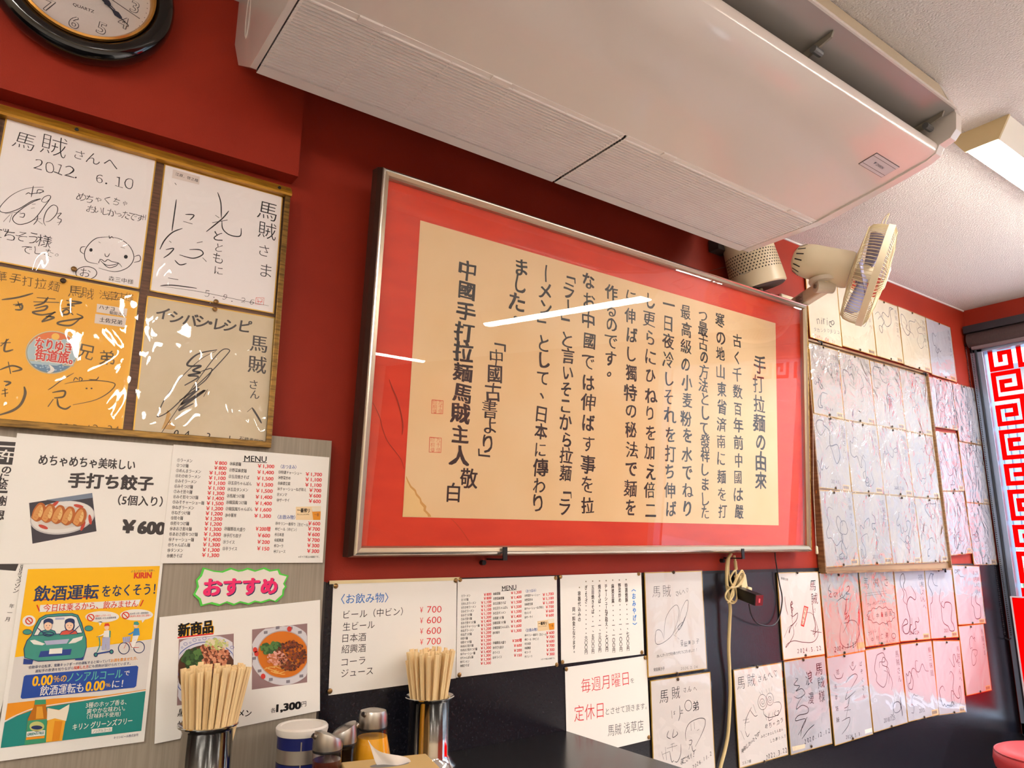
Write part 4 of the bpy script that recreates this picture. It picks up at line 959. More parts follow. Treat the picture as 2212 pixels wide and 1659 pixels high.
s.poly([(344, 668), (542, 652), (522, 688), (362, 700)], mat('drawn_lavender', (176, 178, 206), .4), K, 6); s.poly([(318, 748), (562, 730), (552, 776), (302, 796)], mat('drawn_blue', (40, 66, 140), .4), K, 6); s.poly([(388, 730), (489, 722), (486, 765), (383, 770)], wt_, K, 7)
for q in ([(186, 806), (262, 818), (254, 850), (182, 850)], [(590, 806), (662, 796), (650, 818), (590, 818)]): s.poly(q, mat('drawn_blue', (40, 66, 140)), K, 4)
s.poly([(428, 486), (500, 484), (500, 500), (428, 502)], mat('drawn_lavender', (176, 178, 206)), K, 8)

for K, (c_, rx_, ry_, tail) in zip(('car_drawing', 'scooter_rider_drawing', 'cyclist_drawing'), (((222, 510), 52, 44, None), ((795, 480), 132, 44, [(765, 515), (800, 515), (778, 552)]), ((1062, 466), 128, 44, [(1100, 500), (1130, 500), (1108, 528)]))):
    s.ell(c_, rx_, ry_, wt_, K, 4, n=36)
    if tail: s.poly(tail, wt_, K, 4)
for K, (x, y_) in zip(('car_drawing', 'scooter_rider_drawing', 'cyclist_drawing'), ((222, 510), (706, 486), (977, 470))):
    s.ell((x, y_), 26, 25, rd, K, 5, w=8); s.stroke([(x-17, y_-17), (x+17, y_+17)], 7, rd, K, 5, taper=False)
s.text('電動キックボードも', (742, 474), (862, 468), rd, 'scooter_rider_drawing', .01, 5, h=16); s.text('車両扱いのため罰則対象', (742, 494), (905, 486), nv, 'scooter_rider_drawing', .01, 5, h=16); s.text('2024年11月～罰則強化', (1008, 458), (1155, 450), nv, K, .01, 5, h=16); s.text('自転車も車両と同じ罰則へ', (1008, 478), (1175, 470), rd, K, .01, 5, h=16)
lv = mat('drawn_lavender', (176, 178, 206)); bb = mat('drawn_sky_blue', (58, 140, 200), .4)
K = 'scooter_rider_drawing'; s.ell((832, 562), 18, 22, sk, K, 5); s.poly([(812, 556), (818, 532), (846, 530), (856, 552), (834, 550)], rd, K, 6); s.poly([(812, 590), (850, 584), (862, 640), (805, 645)], wt_, K, 5); s.poly([(852, 586), (864, 590), (862, 640), (852, 640)], ct, K, 6)
s.poly([(800, 640), (860, 638), (858, 735), (832, 742), (828, 690), (820, 742), (795, 740)], lv, K, 5); s.stroke([(830, 600), (790, 625), (762, 636)], 9, wt_, K, 6)
s.stroke([(772, 632), (780, 700), (752, 770)], 8, ct, K, 6); s.stroke([(752, 636), (795, 628)], 6, nv, K, 7); s.stroke([(750, 770), (870, 748)], 12, mat('drawn_blue', (40, 66, 140)), K, 5, taper=False)
for c_ in ((750, 775), (872, 752)): s.ell(c_, 17, 18, nv, K, 6); s.ell(c_, 9, 10, ct, K, 7)
K = 'cyclist_drawing'; s.ell((1058, 545), 18, 21, sk, K, 5); s.poly([(1040, 542), (1044, 520), (1070, 516), (1084, 534), (1078, 546)], ct, K, 6); s.poly([(1045, 572), (1082, 568), (1090, 625), (1035, 630)], bb, K, 5); s.stroke([(1050, 590), (1020, 612), (1000, 616)], 10, bb, K, 6)
s.poly([(1035, 628), (1082, 624), (1075, 650), (1040, 730), (1018, 728), (1030, 665)], wt_, K, 5)
for c_ in ((968, 726), (1085, 718)): s.ell(c_, 42, 44, nv, K, 4, w=6)
s.stroke([(968, 726), (1000, 660), (1030, 720), (1085, 718)], 6, rd, K, 5, smooth=False); s.stroke([(1000, 680), (1060, 660)], 6, rd, K, 5); s.poly([(955, 640), (1020, 632), (1012, 676), (962, 682)], lv, K, 6)
for k in range(4): s.stroke([(966+k*14, 640), (968+k*12, 678)], 2.5, nv, K, 7)
s.text('自動車や自転車、電動キックボードの運転すると知っていて', (230, 876), (866, 822), nv, 'lettering', .012, 3, h=24); s.text('お酒を飲ませた方、', (868, 822), (1075, 802), og, 'lettering', .02, 3, h=25)
s.text('運転手の飲酒を知りながら', (278, 906), (578, 880), nv, 'lettering', .012, 3, h=24); s.text('同乗した方', (582, 879), (696, 869), rd, 'lettering', .02, 3, h=25); s.text('にも罰則が設けられています。', (700, 868), (1022, 842), nv, 'lettering', .012, 3, h=24)
s.poly([(190, 948), (205, 936), (1070, 860), (1082, 870), (1068, 1018), (1052, 1030), (180, 1121), (168, 1110)], bl_, 'slogan_panel', 3)
s.text('0.00', (258, 982), (418, 968), yl, 'slogan_panel', .03, 4, h=96); s.text('％の', (424, 968), (526, 958), yl, 'slogan_panel', .012, 4, h=58); s.text('ノンアルコール', (532, 955), (960, 922), tq if False else mat('poster_mint', (96, 190, 170), .35), 'slogan_panel', .012, 4, h=76); s.text('で', (974, 920), (1016, 916), wt_, 'slogan_panel', .012, 4)
s.text('飲酒運転も', (320, 1060), (660, 1030), wt_, 'slogan_panel', .012, 4, h=76); s.text('0.00', (676, 1022), (826, 1010), yl, 'slogan_panel', .03, 4, h=92); s.text('％', (832, 1014), (868, 1010), yl, 'slogan_panel', .014, 4); s.text('に！', (882, 1005), (966, 998), wt_, 'slogan_panel', .012, 4, h=62)
s.text('3種のホップ香る、', (680, 1170), (996, 1140), wt_, 'lettering', .008, 5, h=42); s.text('爽やかな味わい。', (688, 1216), (985, 1188), wt_, 'lettering', .008, 5, h=42); s.text('（甘味料不使用）', (690, 1256), (952, 1234), wt_, 'lettering', .006, 5, h=36)
s.text('キリン グリーンズフリー', (580, 1340), (1042, 1284), wt_, 'lettering', .02, 5, h=50); s.poly([(728, 1352), (888, 1334), (886, 1368), (727, 1388)], wt_, 'lettering', 5); s.text('ノンアルコール', (738, 1371), (878, 1352), tq, 'lettering', .008, 6, h=24); s.text('キリンビール株式会社', (900, 1418), (1090, 1392), nv, 'lettering', .006, 4, h=20)
K = 'bottle_picture'; ab = mat('bottle_amber', (186, 110, 20), .3); ag = mat('bottle_amber_light', (226, 160, 50), .3)
s.poly([(281, 1128), (367, 1124), (370, 1180), (384, 1275), (374, 1458), (206, 1480), (228, 1278), (272, 1182)], ab, K, 5); s.poly([(296, 1180), (340, 1178), (352, 1270), (290, 1275)], ag, K, 6)
s.poly([(281, 1128), (367, 1124), (368, 1160), (278, 1166)], mat('label_green', (60, 150, 110), .35), K, 6); s.poly([(228, 1290), (380, 1276), (374, 1458), (206, 1480)], mat('label_green', (60, 150, 110)), K, 6); s.ell((300, 1335), 58, 40, mat('label_cream', (196, 196, 120), .35), K, 7); s.ell((300, 1342), 44, 16, nv, K, 8)
s.poly([(221, 1376), (366, 1362), (364, 1402), (219, 1418)], wt_, K, 7); s.text("GREEN'S FREE", (226, 1396), (358, 1382), tq, K, .03, 8, h=26); s.poly([(219, 1420), (362, 1406), (361, 1424), (217, 1440)], og, K, 7)
s.poly([(380, 1190), (470, 1205), (548, 1180), (520, 1310), (500, 1442), (366, 1458)], mat('glass_beer', (236, 170, 50), .3), K, 5); s.poly([(380, 1190), (470, 1208), (552, 1160), (548, 1200), (528, 1290), (440, 1270), (378, 1288)], mat('beer_foam', (238, 226, 204)), K, 6); s.poly([(440, 1290), (500, 1292), (478, 1440), (420, 1448)], mat('glass_beer_dark', (224, 140, 30), .3), K, 6)
s.done()

# starburst sign
pts = [(1330, 880), (1395, 899), (1455, 905), (1512, 880), (1562, 897), (1592, 893), (1627, 880), (1680, 896), (1742, 875), (1785, 894), (1842, 884), (1856, 916), (1912, 930), (1888, 985), (1902, 1006), (1886, 1030), (1884, 1066), (1836, 1112), (1795, 1097), (1735, 1117), (1692, 1108), (1650, 1127), (1592, 1112), (1550, 1130), (1502, 1112), (1455, 1132), (1400, 1117), (1340, 1133), (1325, 1092), (1286, 1060), (1305, 1008), (1293, 965), (1318, 930)]
cxs, cys = 1598, 1005
s = Sheet('starburst_sign', 'white starburst sign with green edge and pink brush lettering', 'sign', [(1285, 878), (1912, 880), (1900, 1132), (1280, 1134)], y=-.0325, t=.0006, c=PC)
q = [s.uv(p) for p in pts]; b = MB(); n = len(q); tri = tessellate_polygon([[Vector((p.x, p.y, 0)) for p in q]])
b.add([(p.x, -.0006, p.y) for p in q]+[(p.x, 0, p.y) for p in q], [tuple(t) for t in tri]+[tuple(n+i for i in t) for t in tri]+[(i, (i+1) % n, n+(i+1) % n, n+i) for i in range(n)], mat('marker_green', (86, 206, 70), .5)); b.build('card', s.root)
s.poly([(cxs+(x-cxs)*.955, cys+(y_-cys)*.90) for x, y_ in pts], matte_paper, 'white_field', 1)
s.text('おすすめ', (1352, 1020), (1842, 1008), navy_ink, 'lettering', .045, 2, h=112); s.text('おすすめ', (1346, 1014), (1836, 1002), mat('sign_pink', (240, 40, 110), .45), 'lettering', .045, 3, h=112)
s.done()

# new dishes notice
nq = [(344, 1333), (692, 1296), (690, 1535), (334, 1607)]
s = notice('white new dish notice with two noodle bowl photos behind the left chopsticks', nq, y=-.0335); s.c = KC
s.text('新商品', (1393, 592), (1672, 556), yl, 'heading', .06, 1, h=98); s.text('新商品', (1388, 588), (1666, 552), black_ink, 'heading', .045, 2, h=98); s.stroke([(1385, 642), (1520, 626), (1667, 610)], 11, red_ink, 'heading', 2, taper=False)
bw = mat('bowl_white', (220, 218, 226), .4); bw2 = mat('bowl_blue', (84, 100, 170), .4); soup = mat('soup_orange', (214, 116, 28), .35); soup2 = mat('soup_dark', (86, 52, 36), .4); grn = mat('greens', (58, 92, 46), .5); meat = mat('minced_meat', (206, 128, 92), .5); meat2 = mat('minced_meat_dark', (120, 56, 34), .5); noo = mat('noodles', (232, 178, 96), .45)
def clip_photo(s, quad, ground, part):
    s.poly(quad, ground, part, 1)
def inq(q, p):
    sg = 0
    for i in range(4):
        a, b = q[i], q[(i+1) % 4]; c = (b[0]-a[0])*(p[1]-a[1])-(b[1]-a[1])*(p[0]-a[0])
        if c < 0: return False
    return True
def cellipse(q, c, rx, ry, n=56):
    out = []
    for i in range(n):
        a = 2*math.pi*i/n; k = 1.0; p = None
        for st in range(41):
            k = 1-st/40; p = (c[0]+rx*k*math.cos(a), c[1]+ry*k*math.sin(a))
            if inq(q, p): break
        out.append(p)
    return out
q1 = [(1396, 655), (1826, 610), (1822, 1125), (1382, 1172)]
s.poly(q1, mat('photo_table_pink', (150, 120, 120), .4), 'left_photo', 1); c0 = (1610, 905)
s.poly(cellipse(q1, c0, 330, 290), bw, 'left_photo', 2); s.poly(cellipse(q1, c0, 262, 232), bw2, 'left_photo', 3); s.poly(cellipse(q1, c0, 255, 226), bw, 'left_photo', 4); s.poly(cellipse(q1, c0, 236, 206), soup2, 'left_photo', 5)
for k in range(9):
    a = -2.7+k*.27; p = (c0[0]+293*math.cos(a), c0[1]+258*math.sin(a))
    if inq(q1, p): s.ell(p, 14, 11, bw2, 'left_photo', 5, w=3)
    a += .13; p = (c0[0]+285*math.cos(a), c0[1]+250*math.sin(a))
    if inq(q1, p): s.ell(p, 7, 6, bw2, 'left_photo', 5, w=2.5)
R = random.Random(5)
def bits(s, q, n, c, rx, ry, ms, part, layer, sz, quads=True):
    for i in range(n):
        a, r_ = R.uniform(0, 6.28), math.sqrt(R.uniform(0, 1)); p = (c[0]+rx*r_*math.cos(a), c[1]+ry*r_*math.sin(a))
        if not inq(q, p): continue
        z = sz*R.uniform(.6, 1.3); s.ell(p, z, z*R.uniform(.6, 1), R.choice(ms), part, layer+.02*i, rot=R.uniform(0, 3), n=7)
for i in range(26):
    a = R.uniform(0, 6.28); x, y_ = c0[0]+R.uniform(-190, 190), c0[1]+R.uniform(20, 150); pp = [(x+j*26, y_+14*math.sin(a+j)) for j in range(4)]
    if all(inq(q1, p) for p in pp): s.stroke(pp, 9, noo, 'left_photo', 6+.03*i, taper=False)
bits(s, q1, 230, (1650, 790), 140, 95, [meat, mat('minced_light', (224, 156, 120), .5), meat2], 'left_photo', 8, 14); bits(s, q1, 60, (1690, 690), 90, 40, [mat('onion_pale', (226, 214, 178), .5), mat('onion_green', (190, 200, 120), .5)], 'left_photo', 12, 13)
bits(s, q1, 90, (1500, 800), 75, 68, [grn, mat('greens_light', (84, 124, 62), .5), mat('greens_dark', (40, 68, 36), .5)], 'left_photo', 12, 22)
s.c = PX
q2 = [(545, 1360), (664, 1347), (663, 1474), (544, 1490)]
s.poly(q2, mat('photo_table_pink', (150, 120, 120)), 'right_photo', 1); pass
c1 = (611, 1414); s.poly(cellipse(q2, c1, 70, 66), mat('bowl_white2', (212, 208, 212), .4), 'right_photo', 2); s.poly(cellipse(q2, c1, 56, 52), mat('bowl_rim', (186, 170, 168), .4), 'right_photo', 3); s.poly(cellipse(q2, c1, 54, 50), soup, 'right_photo', 4)
for a in (-2.2, -1.75, -1.3, -.95, .9, 1.4, 2.0, 2.5, 3.0):
    p = (c1[0]+63*math.cos(a), c1[1]+59*math.sin(a))
    if inq(q2, p): s.poly([(p[0]-4, p[1]-2.5), (p[0]+4, p[1]-3.5), (p[0]+4, p[1]+2.5), (p[0]-4, p[1]+3.5)], mat('bowl_key_grey', (130, 124, 132), .4), 'right_photo', 5)
for p in ((551, 1404), (554, 1412), (625, 1359), (568, 1461)): s.ell(p, 5, 6, mat('bowl_red', (206, 60, 50), .4), 'right_photo', 6.5, n=12)
for i in range(16):
    x, y_ = R.uniform(566, 620), R.uniform(1425, 1455); a = R.uniform(0, 6); s.stroke([(x+j*6, y_+3*math.sin(a+j*.9)) for j in range(5)], 1.8, noo, 'right_photo', 6+.03*i, taper=False)
bits(s, q2, 330, (627, 1416), 33, 33, [meat2, mat('fried_bits', (150, 70, 36), .5), mat('fried_dark', (84, 42, 28), .5)], 'right_photo', 8, 2.6); bits(s, q2, 90, (598, 1422), 21, 14, [meat, mat('meat_pink', (222, 160, 144), .5)], 'right_photo', 12, 3)
bits(s, q2, 60, (586, 1400), 22, 12, [grn, mat('greens_light', (84, 124, 62))], 'right_photo', 10, 5)
s.c = KC
s.text('黒胡麻担々麺ラーメン', (1390, 1228), (1962, 1232), black_ink, 'lettering', .016, 1, h=58); s.text('炊き込みと', (1385, 1325), (1700, 1290), black_ink, 'lettering', .016, 1, h=56)
s.c = NC; s.text('各', (78, 1060), (110, 1054), black_ink, 'price', .008, 1); s.text('1,300', (114, 1042), (284, 1018), black_ink, 'price', .05, 1, h=62); s.text('円', (286, 1016), (318, 1010), black_ink, 'price', .008, 1)
s.done()

# ================================================================== notices on the black wall
WY = -.0052
def tacks4(what, pts, c, y=-.0065):
    for nm, p in pts: tack(p, c, y, 'brown thumbtack at the %s of the %s' % (nm, what), False, .0052)
s = notice('white drinks price notice with blue heading on the black wall', [(720, 1262), (987, 1247), (984, 1467), (709, 1500)], y=WY); s.c = NC
s.text('〈お飲み物〉', (556, 303), (874, 288), blue_ink, 'heading', .004, h=66)
for t_, a, b in (('ビール（中ビン）', (572, 408), (972, 382)), ('生ビール', (568, 490), (780, 472)), ('日本酒', (565, 567), (722, 556)), ('紹興酒', (559, 641), (720, 631)), ('コーラ', (558, 728), (716, 714)), ('ジュース', (556, 803), (768, 785))): s.text(t_, a, b, black_ink, 'item_lettering', -.004, h=56)
for i, pr in enumerate(('700', '600', '600', '700', '300', '300')):
    y_ = 370+i*73.3; s.text('￥', (1090, y_+1), (1112, y_), red_ink, 'price_lettering', 0, h=48); s.text(pr, (1140-i*1.5, y_-3), (1240-i*1.5, y_-7), red_ink, 'price_lettering', -.006, h=60)
s.done(); tacks4('drinks price notice', (('top left corner', (522, 208)), ('top right corner', (1341, 170)), ('bottom left corner', (482, 926))), NC)
tacks4('menu sheet on the black wall', (('top left corner', (1371, 165)), ('top right corner', (2023, 153)), ('bottom right corner', (2030, 745)), ('bottom left corner', (1366, 815))), NC)
s = notice('white takeaway notice of vertical text with blue heading', [(1207.5, 1241), (1385, 1238.5), (1390.5, 1411), (1214, 1436)], y=WY); s.c = LC
bk_ = mat('brown_black_print', (52, 40, 34), .4)
s.vtext('〈おみやげ〉', (660, 232), (668, 478), mat('heading_blue', (44, 136, 214), .4), 'heading', 46, .03, sx=.8)
for t_, a, b in (('特選焼豚・・・・一、七〇〇円', (610, 208), (623, 632)), ('野菜炒め・・・・一、一〇〇円', (565, 208), (576, 638)), ('麻婆豆腐・・・・一、一〇〇円', (519, 212), (529, 645)), ('チャーシューねぎ和え・・七〇〇円', (473, 212), (482, 640)), ('焼きそば・・・・一、三〇〇円', (428, 214), (435, 645)), ('五目焼きそば・・一、五〇〇円', (382, 218), (388, 655)), ('ぎょうざ・・・・・・・六〇〇円', (335, 220), (341, 660)), ('容器代込みの', (288, 260), (292, 440)), ('同一料金となります。', (251, 370), (258, 662))):
    s.vtext(t_, a, b, bk_, 'item_lettering', 34, .022, sx=.82)
for x, y_ in ((610, 168), (564, 170), (519, 170), (474, 173), (428, 174), (381, 175), (334, 177), (289, 218)): s.ell((x, y_), 4, 5, mat('bullet_grey', (130, 120, 96), .4), 'item_lettering', 1, n=12)
s.done(); tacks4('takeaway notice', (('top left corner', (160, 145)), ('top right corner', (694, 125)), ('bottom left corner', (174, 728)), ('bottom right corner', (716, 661))), LC)
s = notice('white weekly closing day notice with large red characters', [(190, 757), (745, 690), (773, 1250), (204, 1400)], c=LC, y=WY)
s.text('毎週月曜日', (304, 890), (628, 838), red_ink, 'heading', -.010, h=100); s.text('を', (640, 856), (664, 852), mat('grey_print', (84, 80, 80), .4), 'lettering', -.004, h=34)
s.text('定休日', (256, 1082), (458, 1052), red_ink, 'heading', -.010, h=112); s.text('とさせて頂きます。', (474, 1064), (748, 1024), mat('grey_print', (84, 80, 80)), 'lettering', -.006, h=48); s.text('馬賊 浅草店', (489, 1196), (727, 1154), mat('grey_print', (84, 80, 80)), 'shop_name', -.008, h=78)
s.done(); tacks4('weekly closing day notice', (('top left corner', (200, 776)), ('top right corner', (738, 697)), ('bottom right corner', (764, 1240))), LC)
# pale backing edge showing above the black laminate
b = MB(); b.prism([(-.0065, wt-.003), (-.0055, wt-.003), (-.0055, wt+.004), (-.0065, wt+.004)], .60, aty((990, 1245)).x, mat('pale_backing_edge', (226, 206, 160), .6)); struct('trim_3', b)
# ================================================================== framed calligraphy
TH = .075
ez = Vector((0, -math.sin(TH), math.cos(TH))); nb = Vector((0, math.cos(TH), math.sin(TH)))     # up along the frame, and back into the wall
FO = Vector((0, -.062, Z(-.026)))
def onframe(p, off=0.0):
    d = ray(p); o = FO - nb*off; return EYEP + d*((o-EYEP).dot(nb)/d.dot(nb))
oq = [(826, 364), (1749, 659), (1749, 1191), (772, 1195)]
P = [onframe(p) for p in oq]
fq = Sheet('calligraphy_frame', 'large glazed calligraphy in a metal frame with red mount, leaning from the wall', 'framed calligraphy', oq, P=P, t=0)
W, Hh = fq.W, fq.H
champ = mat('frame_champagne', (176, 160, 138), .3, metal=.8); side_m = mat('frame_side_brown', (70, 50, 42), .35, metal=.35)
lip_m = mat('frame_lip_silver', (214, 206, 194), .22, metal=.9); fgold = mat('frame_worn_gold', (184, 152, 92), .3, metal=.8, var=(60, (110, 88, 56), .45, .7))
hw = .016
# four rails: face (worn champagne) with bright lip, sides sloping outward to the back
def rail(nm, a, b, inward, face, lip, side):
    """a->b along the outer front edge; inward = direction to the picture"""
    a, b, i_ = Vector(a), Vector(b), Vector(inward); r = (b-a).normalized(); k = MB()
    def ring(p, s_): return [p + i_*u*1.0 + (r*s_*max(u, 0)) + Vector((0, y, 0)) for u, y in prof]
    prof = [(-.008, .044), (-.007, .020), (-.002, .003), (0, .0), (.003, -.002), (.005, .0), (hw-.003, .002), (hw, .008), (hw, .020), (.0, .044)]
    A, B = ring(a, 1), ring(b, -1); n = len(prof)
    A = [p - r*(-min(u, 0)) for p, (u, y) in zip(A, prof)]; B = [p + r*(-min(u, 0)) for p, (u, y) in zip(B, prof)]
    for q in range(n):
        j = (q+1) % n; m_ = side if q in (0, 1, 8, 9) else lip if q in (2, 3, 4) else face
        k.add([A[q], A[j], B[j], B[q]], [(0, 1, 2, 3)], m_)
    k.add(A, [tuple(range(n))], side); k.add(B, [tuple(reversed(range(n)))], side)
    return k.build(nm, fq.root)
tlc, trc, brc, blc = (-W/2, 0, Hh/2), (W/2, 0, Hh/2), (W/2, 0, -Hh/2), (-W/2, 0, -Hh/2)
rail('frame_rail', tlc, trc, (0, 0, -1), champ, lip_m, side_m); rail('frame_rail', blc, brc, (0, 0, 1), champ, lip_m, champ)
rail('frame_rail', blc, tlc, (1, 0, 0), champ, lip_m, side_m); rail('frame_rail', brc, trc, (-1, 0, 0), champ, fgold, side_m)
MB().box((-W/2+.004, .026, -Hh/2+.004), (W/2-.004, .040, Hh/2-.004), side_m).build('back_board', fq.root)
mount = mat('mount_vermilion', (222, 62, 30), .55, var=(7, (212, 54, 26), .4, .65, (1, 1, 4)))
MB().box((-W/2+.01, .020, -Hh/2+.01), (W/2-.01, .026, Hh/2-.01), mount).build('mount', fq.root)
fq.t = -.0196
pm = mat('calligraphy_paper', (238, 206, 160), .6, var=(6, (234, 198, 148), .4, .7))
OFF = .0
ink = mat('brush_ink', (38, 34, 34), .5)
pq = [(913, 473), (1689, 697), (1689, 1138), (880, 1117)]
fq.poly(pq, pm, 'paper', 1)
st = mat('water_stain', (216, 160, 90), .6); st2 = mat('water_stain_pale', (240, 204, 142), .6)
fq.c = M2
fq.poly([(690, 845), (705, 880), (730, 925), (765, 955), (775, 985), (805, 1020), (815, 1050), (850, 1085), (845, 1115), (880, 1150), (888, 1169), (662, 1166), (676, 960)], st, 'paper', 2)
fq.poly([(688, 860), (700, 895), (722, 938), (755, 968), (765, 998), (795, 1032), (800, 1062), (828, 1095), (826, 1120), (858, 1152), (862, 1168), (664, 1166), (677, 960)], st2, 'paper', 3)
fq.stroke([(400, 230), (440, 300), (480, 390), (500, 470), (540, 570), (600, 650), (650, 720), (672, 790)], 6, mat('mount_stain', (150, 44, 24), .6), 'mount_stain', 1)
fq.stroke([(550, 80), (575, 150), (610, 230), (640, 330), (660, 440), (655, 520)], 9, mat('mount_stain', (150, 44, 24)), 'mount_stain', 1)
fq.stroke([(1040, 1180), (1100, 1240), (1160, 1320), (1200, 1380)], 5, mat('mount_stain2', (190, 60, 26), .6), 'mount_stain', 1)
fq.c = PX
cols = [('手打拉麺の由來', (1651, 790), (1653, 1042), 43), ('古く千数百年前中國は嚴', (1603, 735), (1602, 1108), 33), ('寒の地山東省済南に麺を打', (1568, 690), (1567, 1108), 34), ('つ最古の方法として發祥しました', (1530, 680), (1530, 1110), 33),
 ('最高級の小麦粉を水でねり', (1492, 672), (1491, 1100), 36), ('一日夜冷しそれを打ち伸ば', (1453, 658), (1455, 1102), 37), ('し更らにひねりを加え倍二', (1413, 648), (1411, 1103), 37), ('に伸ばし獨特の秘法で麺を', (1372, 640), (1370, 1098), 38), ('作るのです。', (1329, 630), (1326, 810), 38),
 ('なお中國では伸ばす事を拉', (1281, 604), (1277, 1093), 40), ('「ラー」と言いそこから拉麺「ラ', (1236, 590), (1227, 1095), 39), ('ーメン」として、日本に傳わり', (1186, 588), (1171, 1088), 40), ('ました。', (1133, 575), (1120, 690), 44), ('「中國古書より」', (1080, 735), (1058, 998), 44), ('中國手打拉麺馬賊主人', (1016, 583), (1001, 985), 45)]
for t_, a, b, sz in cols: fq.vtext(t_, a, b, ink, 'calligraphy', sz, .018 if t_[0] != '中' else .03, 2, sx=1.0 if t_[0] != '中' else 1.15, jit=1.0)
fq.char('敬', (1021, 1035), 46, ink, 'calligraphy', .016, 2); fq.char('白', (988, 1065), 44, ink, 'calligraphy', .016, 2)
se = mat('seal_red', (214, 84, 60), .6)
for cx_, cy_, w_, h_ in ((953, 881, 24, 30), (949, 963, 25, 33)):
    fq.stroke([(cx_-w_/2, cy_-h_/2), (cx_+w_/2, cy_-h_/2+2), (cx_+w_/2-1, cy_+h_/2), (cx_-w_/2-1, cy_+h_/2-1), (cx_-w_/2, cy_-h_/2)], 1.6, se, 'red_seal', 2, smooth=False, taper=False)
    for i in range(3):
        for j in range(2):
            fq.char('印九桐千傳佳'[i*2+j], (cx_-w_/4+j*w_/2, cy_-h_/3+i*h_/3), 11, se, 'red_seal', -.01, 2)
fq.c = PX; fq.done()
MB().box((-W/2+hw-.002, .0085, -Hh/2+hw-.002), (W/2-hw+.002, .0105, Hh/2-hw+.002), clear_mat('picture_glass', .006, 1.52)).build('glass_pane', fq.root)
# hooks it stands on
for nm, px_ in (('black iron hook under the left half of the framed calligraphy', (1090, 1197)), ('black iron hook under the right end of the framed calligraphy by the cords', (1604, 1197))):
    q = onframe(px_, .004); h = thing('picture_hook', nm, 'hook', q, 'hooks under the framed calligraphy')
    b = MB(); b.box((-.006, -.003, -.014), (.006, .0, .016), dark_iron); b.box((-.006, -.002, -.014), (.006, -q.y, -.0105), dark_iron); b.build('bracket', h)
    MB().tube([(-.02, -q.y-.012, -.02), (-.02, -q.y, -.02)], .006, dark_iron, 12).build('peg', h)

# ================================================================== autograph boards below and right
BW = -.0065
TS = [('white board with big heart', 'big heart signature board'), ('white board with large looping', 'looping signature board beside the counter'), ('white board with tall signature', 'board with the red name strip'), ('pale board with two looped', 'board dated 2004.7.25'), ('pale board with cloud', 'board with cloud outlined words'),
 ('pale board with vertical lines', 'fourth board of the upper row'), ('pale board with angular', 'fifth board of the upper row'), ('pale board with dense', 'densely written board at the right end'), ('pink lit board with small', 'lowest pink lit board at the right end'), ('white board with spiral', 'spiral eyed doodle board'),
 ('pale board with three tall', 'board dated 2020.12.12'), ('pale board with circled', 'board with circled characters'), ('pale board with rounded', 'rounded loop signature board'), ('pale board with dark vertical', 'fifth board of the lower row'), ('pink lit board with large', 'sixth board of the lower row'),
 ('yellowed board right', 'second board of the row under the ceiling'), ('yellowed board with thin', 'third board of the row under the ceiling'), ('yellowed board with oval', 'fourth board of the row under the ceiling'), ('bluish white', 'last board of the row under the ceiling')]
def tname(label):
    for k, v in TS:
        if label.startswith(k): return v
    if label.startswith('crinkled'): w_ = label.split(); return '%s row %s board of the big panel' % (w_[5], w_[10])
    side = 'beside the bead chain' if 'chain' in label else 'right of the big panel'
    return '%s board %s' % ([q for q in ('upper', 'middle', 'lower') if q in label][0], side)
def board(label, quad, c, y=BW, paper=None, sleeve=1.0, seed=0, group=None, tacks=(), dark=True, **k):
    s = shikishi(label, quad, c, y, paper, sleeve, seed, group, **k)
    for nm, p in tacks: tack(p, c, y-.0048, 'dark thumbtack at the %s of the %s' % (nm, tname(label)), dark)
    return s
I = pen_ink
s = board('white board with big heart signature and 2026.2.24, left of the hanging cord', [(724, 116), (1117, 106), (1157, 770), (760, 831)], LC, seed=51, sleeve=.5, sm=sleeve_q, tacks=(('top', (933, 114)), ('bottom', (957, 806)))); s.c = LC
s.char('馬', (808, 246), 88, I, 'handwriting', -.016, slant=.1); s.char('賊', (878, 242), 92, I, 'handwriting', -.016); s.hand('さんへ♡', (948, 258), (1018, 240), I, 40, bold=-.008)
for q in ([(972,465),(940,510),(905,560),(850,600),(815,605),(803,580),(808,520),(830,508),(850,530),(858,562)], [(862,575),(870,450),(895,385),(930,345),(952,342),(965,380),(955,450),(925,530)], [(965,450),(978,380),(1005,318),(1022,306),(1027,330),(1015,400),(985,480),(965,508),(958,490),(985,458),(990,468),(965,500)], [(1015,402),(985,470),(940,540)], [(925,540),(945,552)], [(955,560),(968,572)], [(975,585),(990,580),(985,600)]): s.stroke(q, 3, I)
s.hand('安田美沙子', (985, 605), (1092, 585), I, 36, bold=-.008); s.hand('おいしかったですがありがとうございました！！', (822, 686), (1090, 642), I, 24, bold=-.004, jit=.6); s.text('安田美沙子', (795, 780), (870, 770), I, 'handwriting', .004, h=24); s.hand('２０２６．２．２４', (985, 770), (1088, 757), I, 24, bold=-.004, jit=.5); s.done()
s = board('white board with large looping signatures beside the counter, lower of its pair', [(764, 862), (1166, 790), (1222, 1460), (800, 1560)], LC, seed=52, sleeve=.7, sm=sleeve_q, tacks=(('top', (962, 845)),)); s.c = LC
s.char('馬', (855, 960), 98, I, 'handwriting', -.008, slant=.1); s.char('賊', (933, 935), 92, I, 'handwriting', -.010); s.hand('さんへ', (992, 915), (1062, 905), I, 42, bold=-.006)
s.stroke([(905, 1055), (912, 1108)], 5, I); s.stroke([(960, 1020), (965, 1080), (955, 1125)], 5, I); s.hand('Sエ', (925, 1070), (978, 1062), I, 40, bold=.0)
s.ell((1020, 1020), 24, 36, I, 'handwriting', w=4); s.char('弟', (1072, 1022), 74, I, 'handwriting', .004)
